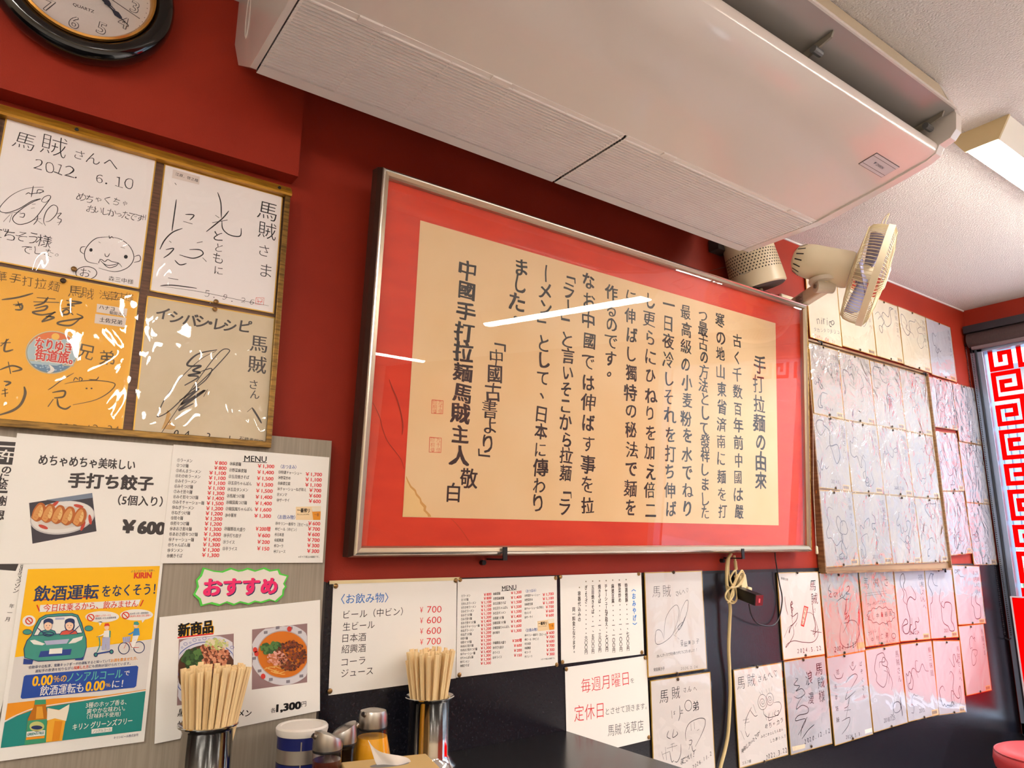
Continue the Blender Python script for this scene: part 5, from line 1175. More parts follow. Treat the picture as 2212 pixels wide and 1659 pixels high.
for q in ([(890,1190),(880,1230),(905,1245)], [(925,1180),(918,1235),(950,1215),(945,1195)], [(905,1285),(930,1275)], [(915,1275),(918,1330)], [(880,1310),(950,1290)], [(975,1280),(975,1350),(955,1400),(935,1400)], [(845,1330),(860,1385)], [(870,1300),(880,1390)], [(850,1350),(900,1330)], [(900,1330),(915,1400),(930,1390)],
 [(1010,1260),(1005,1200),(1030,1140),(1090,1108),(1135,1110),(1140,1150),(1115,1220),(1075,1300)], [(1040,1140),(1045,1190)], [(1062,1130),(1068,1180)], [(1085,1190),(1100,1180)], [(1030,1260),(1050,1255),(1045,1285),(1030,1285)], [(1040,1290),(1030,1320)], [(1050,1290),(1060,1330),(1080,1320)]): s.stroke(q, 5, I)
s.hand('まござい！！', (985, 1400), (1075, 1350), I, 48, bold=0); s.hand('2026.11.2', (1065, 1440), (1185, 1350), I, 40, bold=0, jit=.6); s.done()

# row by the cord, upper
rows = []
s = board('white board with tall signature and red name strip, right of the adapter', [(232, 136), (556, 125), (606, 772), (288, 815)], RC, seed=61, sleeve=.7, sm=sleeve_q, tacks=(('top', (399, 134)), ('bottom', (464, 779)))); s.c = RC
s.hand('馬賊', (515, 235), (528, 340), I, 90, bold=-.004); s.hand('さ', (530, 430), (532, 430), I, 42); s.stroke([(510, 375), (520, 480), (535, 560), (525, 640)], 7, I); s.stroke([(495, 590), (540, 600), (582, 606)], 5, I); s.stroke([(530, 560), (515, 620), (560, 580)], 4, I)
for q, ww in (([(293,322),(300,390),(318,468)], 5), ([(352,360),(340,390),(350,440),(352,500)], 9), ([(340,470),(360,480),(395,455),(385,510),(345,560),(330,610),(335,560),(365,540)], 6), ([(350,500),(360,560),(365,620),(335,680),(305,720),(320,690),(370,668),(440,680),(520,675),(555,610),(530,500),(500,455),(450,450)], 5), ([(375,560),(390,530)], 6), ([(325,560),(290,645)], 5), ([(345,360),(355,380),(340,400),(358,420),(345,450)], 7)): s.stroke(q, ww, I)
s.poly([(445, 396), (479, 408), (444, 563), (419, 552)], mat('strip_red', (206, 56, 44), .5), 'name_sticker', 1); s.poly([(448, 408), (470, 416), (440, 548), (425, 542)], mat('strip_cream', (226, 196, 176), .5), 'name_sticker', 2); s.vtext('のりもと', (457, 424), (434, 528), I, 'name_sticker', 30, .01, 3)
s.hand('2024.5.22', (400, 745), (568, 722), I, 48, bold=.004, jit=.6); s.text('新聞社様', (262, 180), (318, 192), I, 'handwriting', 0, h=20); s.done()
s = board('pale board with two looped signatures, dated 2004.7.25, second of upper row', [(572, 140), (866, 120), (914, 744), (619, 795)], RC, seed=62, sleeve=1.0, paper=board_a, tacks=(('top', (722, 152)), ('bottom', (768, 758)))); s.c = RC
for q, ww in (([(655,225),(640,270),(660,285),(645,320),(670,325)], 6), ([(700,290),(680,300),(690,325),(705,290),(710,325)], 5), ([(725,270),(730,325),(745,295)], 5), ([(745,300),(755,325),(770,300)], 5), ([(782,250),(800,240),(800,270),(775,300),(805,300)], 6), ([(705,360),(745,330),(770,345),(800,340)], 6), ([(770,415),(762,460),(780,450)], 6), ([(790,425),(765,500),(795,470),(790,520),(755,530)], 6), ([(735,525),(720,620),(730,690),(775,720),(845,680),(872,590),(850,520),(800,510),(770,560),(745,605)], 5)): s.stroke(q, ww, I)
s.hand('2004.7.25', (680, 735), (840, 690), I, 54, bold=0, jit=.8); sticker(s, [(846, 684), (905, 675), (910, 722), (850, 734)], None, (214, 172, 126)); s.done()
s = board('pale board with cloud outlined words and double underline, third of the upper row', [(873, 110), (1138, 101), (1190, 680), (926, 710)], RC, seed=63, sleeve=1.1, paper=board_a, tacks=(('top', (1115, 104)), ('bottom', (1060, 685)))); s.c = RC
s.hand('馬賊さ', (930, 220), (1085, 205), I, 84, bold=-.012); s.stroke([(925, 300), (1090, 278)], 4, I); s.stroke([(928, 318), (1092, 296)], 4, I); s.hand('ウォーキングプラス', (945, 388), (1070, 360), I, 32, bold=-.004)
cl = [(935+i*0, 0) for i in range(0)]; pts = []
for i in range(26):
    a = 2*math.pi*i/26; pts.append((1045+(102+8*(i % 2))*math.cos(a), 470+(56+14*(i % 2))*math.sin(a)))
s.stroke(pts+[pts[0]], 4, I, taper=False); s.hand('冷し中華最高', (950, 490), (1120, 452), I, 46, bold=-.006); s.hand('フジテレ', (950, 610), (1002, 590), I, 34); s.hand('中村仁美', (975, 655), (1090, 620), I, 48); s.ell((1142, 630), 16, 20, I, 'handwriting', w=4); s.hand('2018.6.16', (1060, 680), (1140, 660), I, 26); s.done()
def small(label, quad, c, seed, y=BW, paper=None, sleeve=1.2, date=None, words=('馬賊さんへ',), n=3, tk=None, stk=True, sw=(214, 178, 128), **k):
    if 64 <= seed < 80: k.setdefault('sm', sleeve_q)
    s = board(label, quad, c, y=y, paper=paper, sleeve=sleeve, seed=seed, **k)
    m_ = mat('soft_pen_ink', (52, 50, 62), .5) if seed < 80 else mat('faint_ink', (86, 84, 96), .5)
    scrawl(s, seed, m_, date, n=n, words=words, w=.0026)
    if stk:
        W, Hh = s.W, s.H; b = s.bl.setdefault('name_sticker', MB()); b.flat = True
        s.polyuv([(W*.26, -Hh*.49), (W*.46, -Hh*.49), (W*.46, -Hh*.42), (W*.26, -Hh*.42)], mat('sticker_tan_%d' % sw[2], sw, .5), 'name_sticker', 1)
        for i in range(4): s.polyuv([(W*(.28+.04*i), -Hh*.475), (W*(.305+.04*i), -Hh*.475), (W*(.305+.04*i), -Hh*.435), (W*(.28+.04*i), -Hh*.435)], mat('faint_ink', (86, 84, 96)), 'name_sticker', 2)
    s.done()
    if tk != 0:
        ctop = s.M @ Vector((s.rnd.uniform(-.01, .01), -.0048, s.H/2-.006)); cbot = s.M @ Vector((s.rnd.uniform(-.01, .01), -.0048, -s.H/2+.005))
        for nm, q in (('top', ctop), ('bottom', cbot)):
            if tk == 'top' and nm == 'bottom': continue
            o = tack((1500, 800), PX, -.005, 'dark thumbtack at the %s of the %s' % (nm, tname(label)), True); o.location = q
    return s
small('pale board with vertical lines of writing and 2013, fourth of the upper row', [(1146, 100), (1384, 100), (1430, 655), (1196, 668)], RC, 64, paper=board_p, date='2013.2.24', words=('馬賊さんへ', 'おいしい'))
small('pale board with angular signature and 2021, fifth of the upper row', [(1387, 100), (1600, 110), (1648, 637), (1437, 650)], RC, 65, paper=board_p, date='2021.', words=(), n=2)
small('pale board with dense small writing, highest at the right end of the upper row', [(1600, 72), (1812, 88), (1866, 525), (1654, 545)], RC, 66, paper=board_p, words=('馬賊さま', 'ごちそう', 'おいしい'), n=2)
small('pink lit board with small figures at its foot, hanging lowest at the right end', [(1656, 552), (1850, 532), (1907, 1050), (1711, 1095)], RC, 67, paper=board_p, words=('馬賊さま',), n=2, sleeve=.5, sm=sleeve_q)
# lower row
s = board('white board with spiral eyed doodle and 2022.3.22, first of the lower row', [(1336, 782), (1668, 730), (1704, 1360), (1378, 1452)], LC, seed=71, sleeve=.6, sm=sleeve_q, tacks=(('top', (1504, 760)), ('bottom', (1552, 1408)))); s.c = LC
s.char('馬', (1388, 870), 100, I, 'handwriting', -.012, slant=.08); s.char('賊', (1458, 852), 98, I, 'handwriting', -.012); s.hand('さんへ♡', (1520, 845), (1628, 805), I, 62, bold=-.006)
for cx_, cy_, r_ in ((1535, 1005), (1585, 985)) and ((1535, 1005, 42), (1585, 985, 34)):
    s.ell((cx_, cy_), r_*.75, r_*1.25, I, 'handwriting', w=3); s.stroke([(cx_+r_*.55*(1-i/16)*math.cos(i*.8), cy_+r_*.85*(1-i/16)*math.sin(i*.8)) for i in range(15)], 3, I)
for q in ([(1515,935),(1525,955)], [(1530,925),(1535,950)], [(1560,915),(1566,940)], [(1580,908),(1584,935)], [(1600,895),(1598,925)], [(1540,1050),(1545,1090),(1580,1110),(1640,1090),(1662,1040),(1650,1005),(1610,1010)], [(1555,1085),(1560,1130)], [(1580,1080),(1575,1130),(1600,1120)], [(1605,1075),(1600,1120)], [(1625,1060),(1615,1090),(1640,1095),(1645,1065),(1630,1070)],
 [(1460,1040),(1430,1100),(1415,1165)], [(1450,1060),(1480,1100),(1500,1095)], [(1470,1020),(1490,1080)], [(1400,1130),(1440,1120)], [(1420,1110),(1415,1195)], [(1410,1150),(1445,1140)], [(1385,1200),(1410,1260)], [(1415,1200),(1430,1240),(1445,1220)]): s.stroke(q, 4, I)
s.hand('めちゃカラ', (1560, 1170), (1665, 1130), I, 44, bold=0); s.hand('美味しかったです！', (1398, 1335), (1520, 1210), I, 36, bold=0); s.hand('みそごまたんたんめん', (1528, 1240), (1665, 1190), I, 24, bold=.0); s.hand('しか勝たん♡', (1590, 1268), (1685, 1235), I, 26, bold=0); s.hand('2022.3.22', (1560, 1375), (1690, 1325), I, 46, bold=-.004, jit=.7); s.text('エルフ様', (1395, 1418), (1455, 1402), I, 'handwriting', .004, h=22); s.done()
s = board('pale board with three tall brush columns and 2020.12.12, second of lower row', [(285, 830), (606, 778), (668, 1468), (345, 1555)], RC, seed=72, sleeve=.8, sm=sleeve_q, paper=board_p, tacks=(('top', (447, 815)), ('bottom', (509, 1490)))); s.c = RC
s.hand('馬賊様', (565, 880), (585, 1105), I, 100, bold=-.004); s.hand('浪漫', (485, 950), (495, 1120), I, 110, bold=-.002)
for q in ([(375,960),(395,965),(365,1010),(410,1020),(380,1060),(425,1040),(450,1080),(400,1115),(365,1100)], [(440,1090),(400,1150),(385,1200),(430,1170),(475,1190),(470,1230),(400,1250),(380,1290),(460,1280),(400,1400)], [(525,1320),(480,1360),(430,1430)], [(470,1260),(430,1340),(420,1410)]): s.stroke(q, 6, I)
s.hand('2020.12.12', (455, 1450), (640, 1365), I, 50, bold=-.004, jit=.7); sticker(s, [(352, 1490), (455, 1470), (455, 1500), (360, 1525)], None, (222, 206, 176)); s.done()
s = board('pale board with circled characters and 2024, third of the lower row', [(622, 795), (925, 745), (976, 1393), (686, 1487)], RC, seed=73, sleeve=.8, sm=sleeve_q, paper=board_p, tacks=(('top', (766, 784)), ('bottom', (833, 1428)))); s.c = RC
s.hand('ばぞくさん', (893, 850), (915, 1105), I, 44, bold=-.004); s.hand('浅草姉妹', (690, 1030), (708, 1290), I, 46, bold=-.004)
for q in ([(775,1000),(800,960),(845,930),(865,950),(840,1000),(805,1060)], [(790,1060),(770,1130),(800,1110),(850,1065)], [(800,1110),(790,1180),(760,1200)], [(760,1220),(810,1210)], [(790,1190),(770,1290)], [(740,1300),(800,1270),(790,1330),(740,1400)], [(680,930),(700,965),(740,960),(755,920)], [(805,860),(830,900),(855,860)]): s.stroke(q, 5, I)
s.hand('遊', (712, 915), (713, 915), I, 44); s.hand('遊', (828, 850), (829, 850), I, 44); s.hand('2024.5.3.', (775, 1420), (885, 1390), I, 38, bold=0, jit=.6); sticker(s, [(915, 1362), (968, 1346), (970, 1375), (917, 1392)], None); s.done()
small('pale board with rounded loop signature and 2018, fourth of the lower row', [(927, 735), (1194, 692), (1250, 1303), (986, 1385)], RC, 74, paper=board_p, date='2018.7.25', words=('馬賊さん',), n=3, sleeve=.8, stk=False)
small('pale board with dark vertical name strip, fifth of the lower row', [(1200, 692), (1438, 666), (1504, 1240), (1259, 1300)], RC, 75, paper=board_p, date='2015.', words=('鯛三昧麺',), n=3, sleeve=.8)
small('pink lit board with large vertical drawing, sixth of the lower row', [(1442, 666), (1660, 662), (1711, 1222), (1507, 1242)], RC, 76, paper=board_p, date='2009.10.11', words=('馬賊さんへ',), n=4, sleeve=.7)

# row under the ceiling behind the fan
tops = ['yellowed board behind the wall fan, half hidden, leftmost under the ceiling', 'yellowed board right behind the fan cage, second of the row under the ceiling', 'yellowed board with thin vertical writing, third of the row under the ceiling', 'yellowed board with oval signature, fourth of the row under the ceiling', 'bluish white board at the right end of the row under the ceiling']
T = [[(1735, 577), (1800, 606), (1823, 750), (1752, 730)], [(1801, 607), (1879, 640), (1892, 768), (1824, 750)], [(1880, 641), (1939, 663), (1949, 786), (1893, 769)], [(1940, 663), (1998, 686), (2010, 806), (1950, 787)], [(1999, 687), (2051, 707), (2066, 826), (2011, 808)]]
for i, q in enumerate(T):
    if i == 0:
        s = board(tops[0], q, PX, seed=80, paper=mat('board_yellowed', (206, 196, 178), .55, var=(8, (196, 182, 158), .4, .75)), sleeve=.8, sm=sleeve_q); s.c = PX
        s.hand('nirico', (1768, 688), (1800, 692), I, 26, bold=-.01); s.hand('タカシタ♡チリコ', (1762, 712), (1812, 716), mat('faint_ink', (86, 84, 96)), 11, bold=0); s.hand('2001.08.21', (1764, 728), (1806, 740), mat('red_pen', (186, 96, 96), .5), 13, bold=0); s.done()
    else: small(tops[i], q, PX, 80+i, paper=mat('board_yellowed', (206, 196, 178), .55, var=(8, (196, 182, 158), .4, .75)) if i < 4 else board_p, words=('馬賊さまへ',), n=2, sleeve=.8, tk=None, sm=sleeve_q)

# big framed panel of twelve
pnq = [(1752, 737), (2002, 812), (2050, 1224), (1767, 1236)]
pn = Sheet('display_board', 'large wooden edged panel holding twelve sleeved autograph boards, right of the calligraphy', 'display panel', pnq, y=-.022, t=0)
W, Hh = pn.W, pn.H; wood = mat('panel_edge_wood', (120, 88, 60), .4, var=(20, (150, 116, 78), .4, .65, (1, 1, 6)))
MB().box((-W/2, .004, -Hh/2), (W/2, .018, Hh/2), mat('panel_back', (150, 120, 92), .6)).build('back_board', pn.root)
for lo, hi in (((-W/2-.006, -.008, -Hh/2-.004), (-W/2, .018, Hh/2+.006)), ((W/2, -.008, -Hh/2-.004), (W/2+.006, .018, Hh/2+.006)), ((-W/2, -.008, Hh/2), (W/2, .018, Hh/2+.006)), ((-W/2, -.008, -Hh/2-.008), (W/2, .018, -Hh/2))):
    MB().box(lo, hi, wood).build('edge_strip', pn.root)
for nm, p in (('black clip at the top left of the big autograph panel', (1772, 738)), ('black clip at the top right of the big autograph panel', (1998, 806)), ('black clip under the right end of the big autograph panel', (2040, 1230))):
    q = aty(p, -.032); h = MB(); h.box((-.012, -.0, -.003), (.012, .03, .003), dark_iron); h.box((.008, -.002, -.012), (.012, .004, .003), dark_iron); o = h.build('panel_clip', loc=q); tag(o, nm, 'clip', 'clips holding the big panel')
rowsW = [[(132, 366), (278, 408), (322, 795), (134, 752)], [(280, 409), (460, 462), (491, 822), (323, 797)], [(462, 463), (622, 507), (661, 852), (494, 826)], [(624, 508), (776, 548), (811, 885), (664, 856)],
 [(134, 758), (321, 800), (357, 1196), (156, 1172)], [(323, 802), (492, 828), (545, 1210), (359, 1198)], [(494, 830), (663, 860), (703, 1224), (547, 1212)], [(665, 862), (812, 890), (857, 1236), (706, 1226)],
 [(158, 1184), (357, 1204), (404, 1602), (207, 1627)], [(360, 1206), (544, 1215), (590, 1600), (407, 1608)], [(547, 1216), (706, 1230), (752, 1594), (593, 1602)], [(709, 1231), (859, 1241), (902, 1588), (755, 1596)]]
rn = ['top', 'middle', 'bottom']; cn = ['first', 'second', 'third', 'fourth']
dts = ['2025.6.4', None, None, None, '2014.5.', None, '2022.7.26', None, '2025.9.9', '2011.5.7', None, None]
for i, q in enumerate(rowsW):
    small('crinkled sleeve board in the %s row of the big panel, %s from its left' % (rn[i//4], cn[i % 4]), q, WC, 100+i, y=-.0185, paper=board_a, sleeve=2.0, date=dts[i], words=('馬賊さんへ',) if i % 3 else ('馬賊さま', 'おいしい'), n=3, group='boards in the big panel')
bx = [[(786, 556), (921, 586), (954, 855), (813, 830)], [(818, 862), (948, 872), (986, 1194), (863, 1190)], [(866, 1200), (990, 1196), (1029, 1545), (911, 1551)], [(926, 590), (1044, 621), (1086, 936), (956, 911)], [(958, 920), (1087, 940), (1130, 1268), (1001, 1255)], [(1004, 1259), (1131, 1271), (1172, 1606), (1041, 1606)]]
bl2 = ['sleeved board in the column right of the big panel, its upper one', 'sleeved board in the column right of the big panel, its middle one', 'sleeved board in the column right of the big panel, its lower one', 'board with pink writing beside the bead chain, upper of three', 'board beside the bead chain, middle of three', 'board beside the bead chain, lower of three']
for i, q in enumerate(bx):
    small(bl2[i], q, WC, 130+i, paper=board_p, sleeve=1.2, date='2019.9.23' if i == 3 else None, words=('馬賊さま',), n=3)
# ================================================================== counter and what stands on it
CT = Z(-.442)
ctop = mat('counter_black', (16, 16, 18), .22, spec=.5, bump=(60, .12, .0006), var=(26, (26, 25, 27), .45, .7, (1, 14, 1)))
cn_ = thing('counter', 'black glossy counter in the lower left corner under the notices', 'counter', (.2, -.3, 0))
pl_ = [(-3.39, -.90), (1.022, -.90), (1.022, .2945), (gx-.2+.013, .2945), (gx-.2+.013, .269), (-3.39, .269)]
b = MB(); b.add([(x, y, z) for z in (CT-.035, CT) for x, y in pl_], [(5, 4, 3, 2, 1, 0), (6, 7, 8, 9, 10, 11)]+[(i, (i+1) % 6, 6+(i+1) % 6, 6+i) for i in range(6)], ctop).build('worktop', cn_)
MB().box((-3.2, -.30, 0), (.95, .265, CT-.036), mat('counter_front', (30, 26, 26), .5)).build('carcass', cn_)

def steel_cup(label, base, R_, h, rimr, foot):
    r = thing('chopstick_cup', label, 'chopstick holder', base)
    pr = [(foot, 0), (foot+.001, .003), (foot*.92, .008), (R_+.004, .016), (R_, .024), (R_, h-.008), (R_+.002, h-.004), (rimr, h-.001), (rimr+.0005, h+.001), (rimr-.001, h+.002), (R_-.001, h-.004), (R_-.0015, h-.012), (R_-.0015, .012), (0, .010)]
    MB().lathe(pr, steel, None, 56, cap=False).build('cup', r, smooth=True)
    return r
c1 = Vector((aty((447, 1600), -.125).x, -.125, CT)); c2 = Vector((aty((926, 1580), -.066).x, -.066, CT))
h1 = aty((447, 1565), -.125).z-CT; h2 = aty((924, 1505), -.066).z-CT
steel_cup('polished steel chopstick cup on the left, in front of the noodle photos', c1, .0405, h1, .0475, .050)
steel_cup('polished steel chopstick cup on the right, below the drinks notice', c2, .0425, h2, .0510, .056)
wood = mat('chopstick_wood', (244, 216, 164), .6, var=(30, (236, 200, 144), .35, .7, (1, 1, .06)))
def chopsticks(cup, h, n, seed, length, label, group, leanx):
    R = random.Random(seed); proto = None; k = 0
    spots = []
    while len(spots) < n:
        a, q = R.uniform(0, 6.283), .029*math.sqrt(R.random()); p = (q*math.cos(a), q*math.sin(a))
        spots.append(p)
    # settled spread: ends in the cup stay inside, tops fan out
    for it in range(60):
        for i in range(n):
            for j in range(i):
                dx, dy = spots[i][0]-spots[j][0], spots[i][1]-spots[j][1]; d = math.hypot(dx, dy)
                if d < .0082:
                    f = (.0082-d)/2/max(d, 1e-5); spots[i] = (spots[i][0]+dx*f, spots[i][1]+dy*f); spots[j] = (spots[j][0]-dx*f, spots[j][1]-dy*f)
        spots = [(x, y) if math.hypot(x, y) < .0300 else (x*.0300/math.hypot(x, y), y*.0300/math.hypot(x, y)) for x, y in spots]
    for (x, y) in spots:
        z0 = R.uniform(.012, .02); L = length+R.uniform(-.006, .004)
        if R.random() < .10: L -= .015
        low = Vector((x*.62, y*.62, z0)); fx = 1.76+R.uniform(-.04, .04)
        topv = Vector((x*fx+leanx[0]+R.uniform(-.002, .002), y*fx*.85+leanx[1], L))
        ax = (topv-low).normalized()
        if proto is None:
            b = MB(); wd, th = .0045, .0036
            for sx in (-1, 1):
                x0, x1 = (sx*.0002, sx*wd) if sx > 0 else (-wd, -.0002)
                b.add([(x0*.6, -th*.33, 0), (x1*.6, -th*.33, 0), (x1*.6, th*.33, 0), (x0*.6, th*.33, 0), (x0, -th/2, .19), (x1, -th/2, .19), (x1, th/2, .19), (x0, th/2, .19)], [(0, 3, 2, 1), (4, 5, 6, 7), (0, 1, 5, 4), (1, 2, 6, 5), (2, 3, 7, 6), (3, 0, 4, 7)], wood)
            o = b.build('chopsticks'); proto = o
        else:
            o = proto.copy(); C.objects.link(o)
        a = R.uniform(-.35, .35)
        M = axis_frame(cup+low, ax) @ Matrix.Rotation(a-.6, 4, 'Z')
        sc = (topv-low).length/.19
        o.matrix_world = M @ Matrix.Diagonal((1, 1, sc, 1))
        tag(o, label, 'chopsticks', group)
chopsticks(c1, h1, 50, 3, .238, 'pale disposable wooden chopsticks standing in the left steel cup', 'chopsticks in the left cup', (.006, 0))
chopsticks(c2, h2, 44, 8, .222, 'pale disposable wooden chopsticks standing in the right steel cup', 'chopsticks in the right cup', (.004, 0))

# blue and silver can with a plastic lid
y_ = -.115; ctr = aty((650, 1620), y_); r = (aty((700, 1600), y_)-aty((603, 1600), y_)).length/2
can = thing('seasoning_can', 'blue and silver can with translucent white lid, behind the cruets', 'can', (ctr.x, y_, CT)); zt = aty((654, 1572), y_).z-CT
cb = mat('can_navy', (30, 38, 104), .3, metal=.3); csil = mat('can_silver', (186, 178, 166), .3, metal=.85)
z2, z3, z4 = zt-.012, zt-.030, aty((640, 1642), y_).z-CT
b = MB(); 
for a0, a1, m_ in ((0, z4, cb), (z4, z4+.0012, dark_iron), (z4+.0012, z3, csil), (z3, z3+.0012, csil), (z3+.0012, zt, cb)): b.lathe([(r, a0), (r, a1)], m_, None, 48, cap=False)
b.lathe([(0, 0), (r, 0)], csil, None, 48, cap=False); b.build('body', can, smooth=True)
lidm = mat('lid_translucent', (222, 214, 204), .35, sub=0)
MB().lathe([(r+.002, zt-.008), (r+.0035, zt-.002), (r+.0035, zt+.003), (r+.001, zt+.006), (r-.004, zt+.0065), (r-.006, zt+.0045), (0, zt+.0045)], lidm, None, 48, cap=False).build('lid', can, smooth=True)
af = math.atan2(-1.36, -ctr.x)
lab = MB(); lab.flat = True
for (da, z0, z1, m_) in ((-.02, .002, zt-.014, csil),):
    p = [Vector(((r+.0006)*math.cos(af+da+k), (r+.0006)*math.sin(af+da+k), z)) for z in (z0, z1) for k in (0, .05)]; lab.add([p[0], p[1], p[3], p[2]], [(0, 1, 2, 3)], m_)
lab.build('seam', can)
lb = MB(); lb.flat = True
for k in range(6):
    a0, a1 = af-.55+k*.09, af-.55+(k+1)*.09; lb.add([Vector(((r+.0007)*math.cos(q), (r+.0007)*math.sin(q), z)) for q, z in ((a0, z4-.045), (a1, z4-.045), (a1, z4-.006), (a0, z4-.006))], [(0, 1, 2, 3)], mat('can_label_white', (220, 214, 214), .4))
lb.build('label', can)

# cruets
liq_glass = clear_mat('cruet_glass', .03, 1.5)
def cruet(name, label, px_, y_, w_, lidpx, liquid, level, zcap, slant, spout, conical=False):
    c = aty(px_, y_); r = w_; o = thing(name, label, 'cruet', (c.x, y_, CT)); zl = zcap[0]; zt = zcap[1]
    rb = r*1.5 if conical else r*1.04
    glass = [(0, .002), (rb*.9, .0), (rb, .006), (rb*.99, level*.5), (r*1.02, zl-.006), (r*.97, zl+.004)]
    MB().lathe(glass, liq_glass, None, 40, cap=False).build('glass_body', o, smooth=True)
    f = level/max(zl, .001); rl = (rb*.99)+(r*1.02-rb*.99)*max(0, (level-level*.5)/max(zl-.006-level*.5, .001))
    MB().lathe([(0, .004), (rb*.94, .004), (rb*.965, level*.5), (rl*.955, level), (0, level)], liquid, None, 40, cap=False).build('liquid', o, smooth=True)
    n = 40; b = MB(); v = []; fs = []; prof = [(r*1.04, zl, 0), (r*1.05, zl+.004, 0), (r*1.02, zt-.010, .55), (r*.93, zt-.003, .9), (r*.5, zt, 1), (0.001, zt+.0005, 1)]
    for rr, zz, k in prof:
        for i in range(n):
            a = 2*math.pi*i/n; v.append((rr*math.cos(a), rr*math.sin(a), zz + k*slant*math.cos(a-spout)*rr))
    for q in range(len(prof)-1):
        for i in range(n): fs.append((q*n+i, q*n+(i+1) % n, (q+1)*n+(i+1) % n, (q+1)*n+i))
    b.add(v, fs, brushed); cap = b.build('steel_cap', o, smooth=True)
    e = Vector((math.cos(spout), math.sin(spout), 0)); z0 = zt-.010+slant*r*.4
    sp = MB().tube([e*(r*.8)+Vector((0, 0, z0)), e*(r*1.18)+Vector((0, 0, z0+.006))], .0042, brushed, 14, cap=False); sp.build('spout', cap, smooth=True)
    MB().tube([e*(r*1.15)+Vector((0, 0, z0+.0056)), e*(r*1.181)+Vector((0, 0, z0+.0061))], .003, dark_iron, 10).build('spout_bore', cap)
    MB().lathe([(r*1.02, zl-.004), (r*1.035, zl-.002), (r*1.02, zl)], dark_iron, None, 36, cap=False).build('cap_ring', o)
    return o
soy = mat('soy_sauce', (18, 8, 6), .08); chili = mat('chili_oil', (70, 18, 10), .1); vin = mat('vinegar_yellow', (232, 166, 40), .08, var=(12, (222, 150, 30), .4, .65))
ya = -.21; lw = (aty((735, 1610), ya)-aty((676, 1610), ya)).length/2
cruet('sauce_cruet', 'small glass cruet of dark red sauce with slanted steel cap, spout left', (706, 1640), ya, lw*.97, None, chili, aty((706, 1640), ya).z-CT, (aty((706, 1617), ya).z-CT, aty((706, 1583), ya).z-CT), .42, math.radians(185))
yb = -.145; lw2 = (aty((764, 1600), yb)-aty((714, 1600), yb)).length/2
cruet('sauce_cruet', 'small glass cruet of black soy sauce with slanted steel cap, behind the red sauce one', (741, 1640), yb, lw2*.97, None, soy, aty((741, 1614), yb).z-CT, (aty((741, 1603), yb).z-CT, aty((741, 1568), yb).z-CT), .5, math.radians(-10))
yc = -.14; lw3 = (aty((832, 1555), yc)-aty((776, 1555), yc)).length/2
cruet('vinegar_cruet', 'tall conical glass cruet of yellow vinegar with steel cap, left of the right chopstick cup', (804, 1600), yc, lw3*.96, None, vin, aty((804, 1590), yc).z-CT, (aty((804, 1569), yc).z-CT, aty((804, 1531), yc).z-CT), .04, math.radians(205), True)

# tissue box with a tissue pulled up
yt = -.27; q = aty((842, 1652), yt)
tb = thing('tissue_box', 'tan tissue box with a white tissue pulled up, at the bottom edge before the cruets', 'tissue box', (q.x, yt, CT)); zt = q.z-CT
bx_ = mat('box_tan', (206, 172, 112), .55); tis = mat('tissue_white', (236, 230, 226), .8)
a_ = math.radians(-14); Mb = Matrix.Rotation(a_, 4, 'Z')
MB().box((-.075, -.055, 0), (.075, .045, zt), bx_, Mb).build('box', tb, bevel=.002)
MB().lathe([(0, zt+.0003), (.026, zt+.0003)], mat('slot_grey', (120, 118, 120), .5), Mb @ Matrix.Diagonal((1.3, .5, 1, 1)), 24, cap=False).build('slot_film', tb)
# tissue as a curved sheet: a tall left point sweeping down to a rounded right lobe
px_t = [[(792, 1592), (800, 1612), (808, 1640), (816, 1660)], [(803, 1612), (812, 1628), (826, 1645), (834, 1660)], [(820, 1625), (830, 1636), (845, 1650), (850, 1660)], [(846, 1630), (852, 1640), (858, 1652), (862, 1660)], [(872, 1633), (874, 1642), (874, 1652), (872, 1660)], [(887, 1640), (888, 1648), (886, 1656), (882, 1662)]]
v = []; nu = len(px_t)
for i, col in enumerate(px_t):
    for j, p in enumerate(col):
        yy = yt + .012*math.sin(i*1.1+j*.5) - .010*(1-abs(i-2.5)/2.5)*(1-j/3); P_ = aty(p, yy); v.append(P_-tb.location)
b = MB(); b.add(v, [(i*4+j, i*4+j+1, (i+1)*4+j+1, (i+1)*4+j) for i in range(nu-1) for j in range(3)], tis); o = b.build('tissue', tb, smooth=True)
sd = o.modifiers.new('smooth', 'SUBSURF'); sd.levels = 2; sd.render_levels = 2

# ================================================================== cords at the hook
cm = mat('cord_cream', (214, 190, 138), .5); kc = mat('cord_black', (14, 13, 16), .4)
def W_(p, y): return aty(p, y)
cd = thing('extension_cord', 'cream bundled extension cord hanging from the hook under the calligraphy', 'cord', aty((1580, 1300), -.03)); base = cd.location.copy()
def cpart(pts, r, nm, m_, y=None, n=8, par=cd, bs=None):
    P_ = spline([W_(p[:2], p[2]) for p in pts], 6); bs = bs or base; return MB().tube([p-bs for p in P_], r, m_, n).build(nm, par, smooth=True)
cpart([(1579, 1196, -.02), (1571, 1215, -.022), (1570, 1260, -.024), (1577, 1310, -.026), (1576, 1345, -.024), (1574, 1400, -.02), (1576, 1450, -.016), (1577, 1500, -.014), (1573, 1580, -.014), (1566, 1620, -.014), (1556, 1659, -.014), (1546, 1720, -.014)], .0052, 'main_cable', cm, n=10)
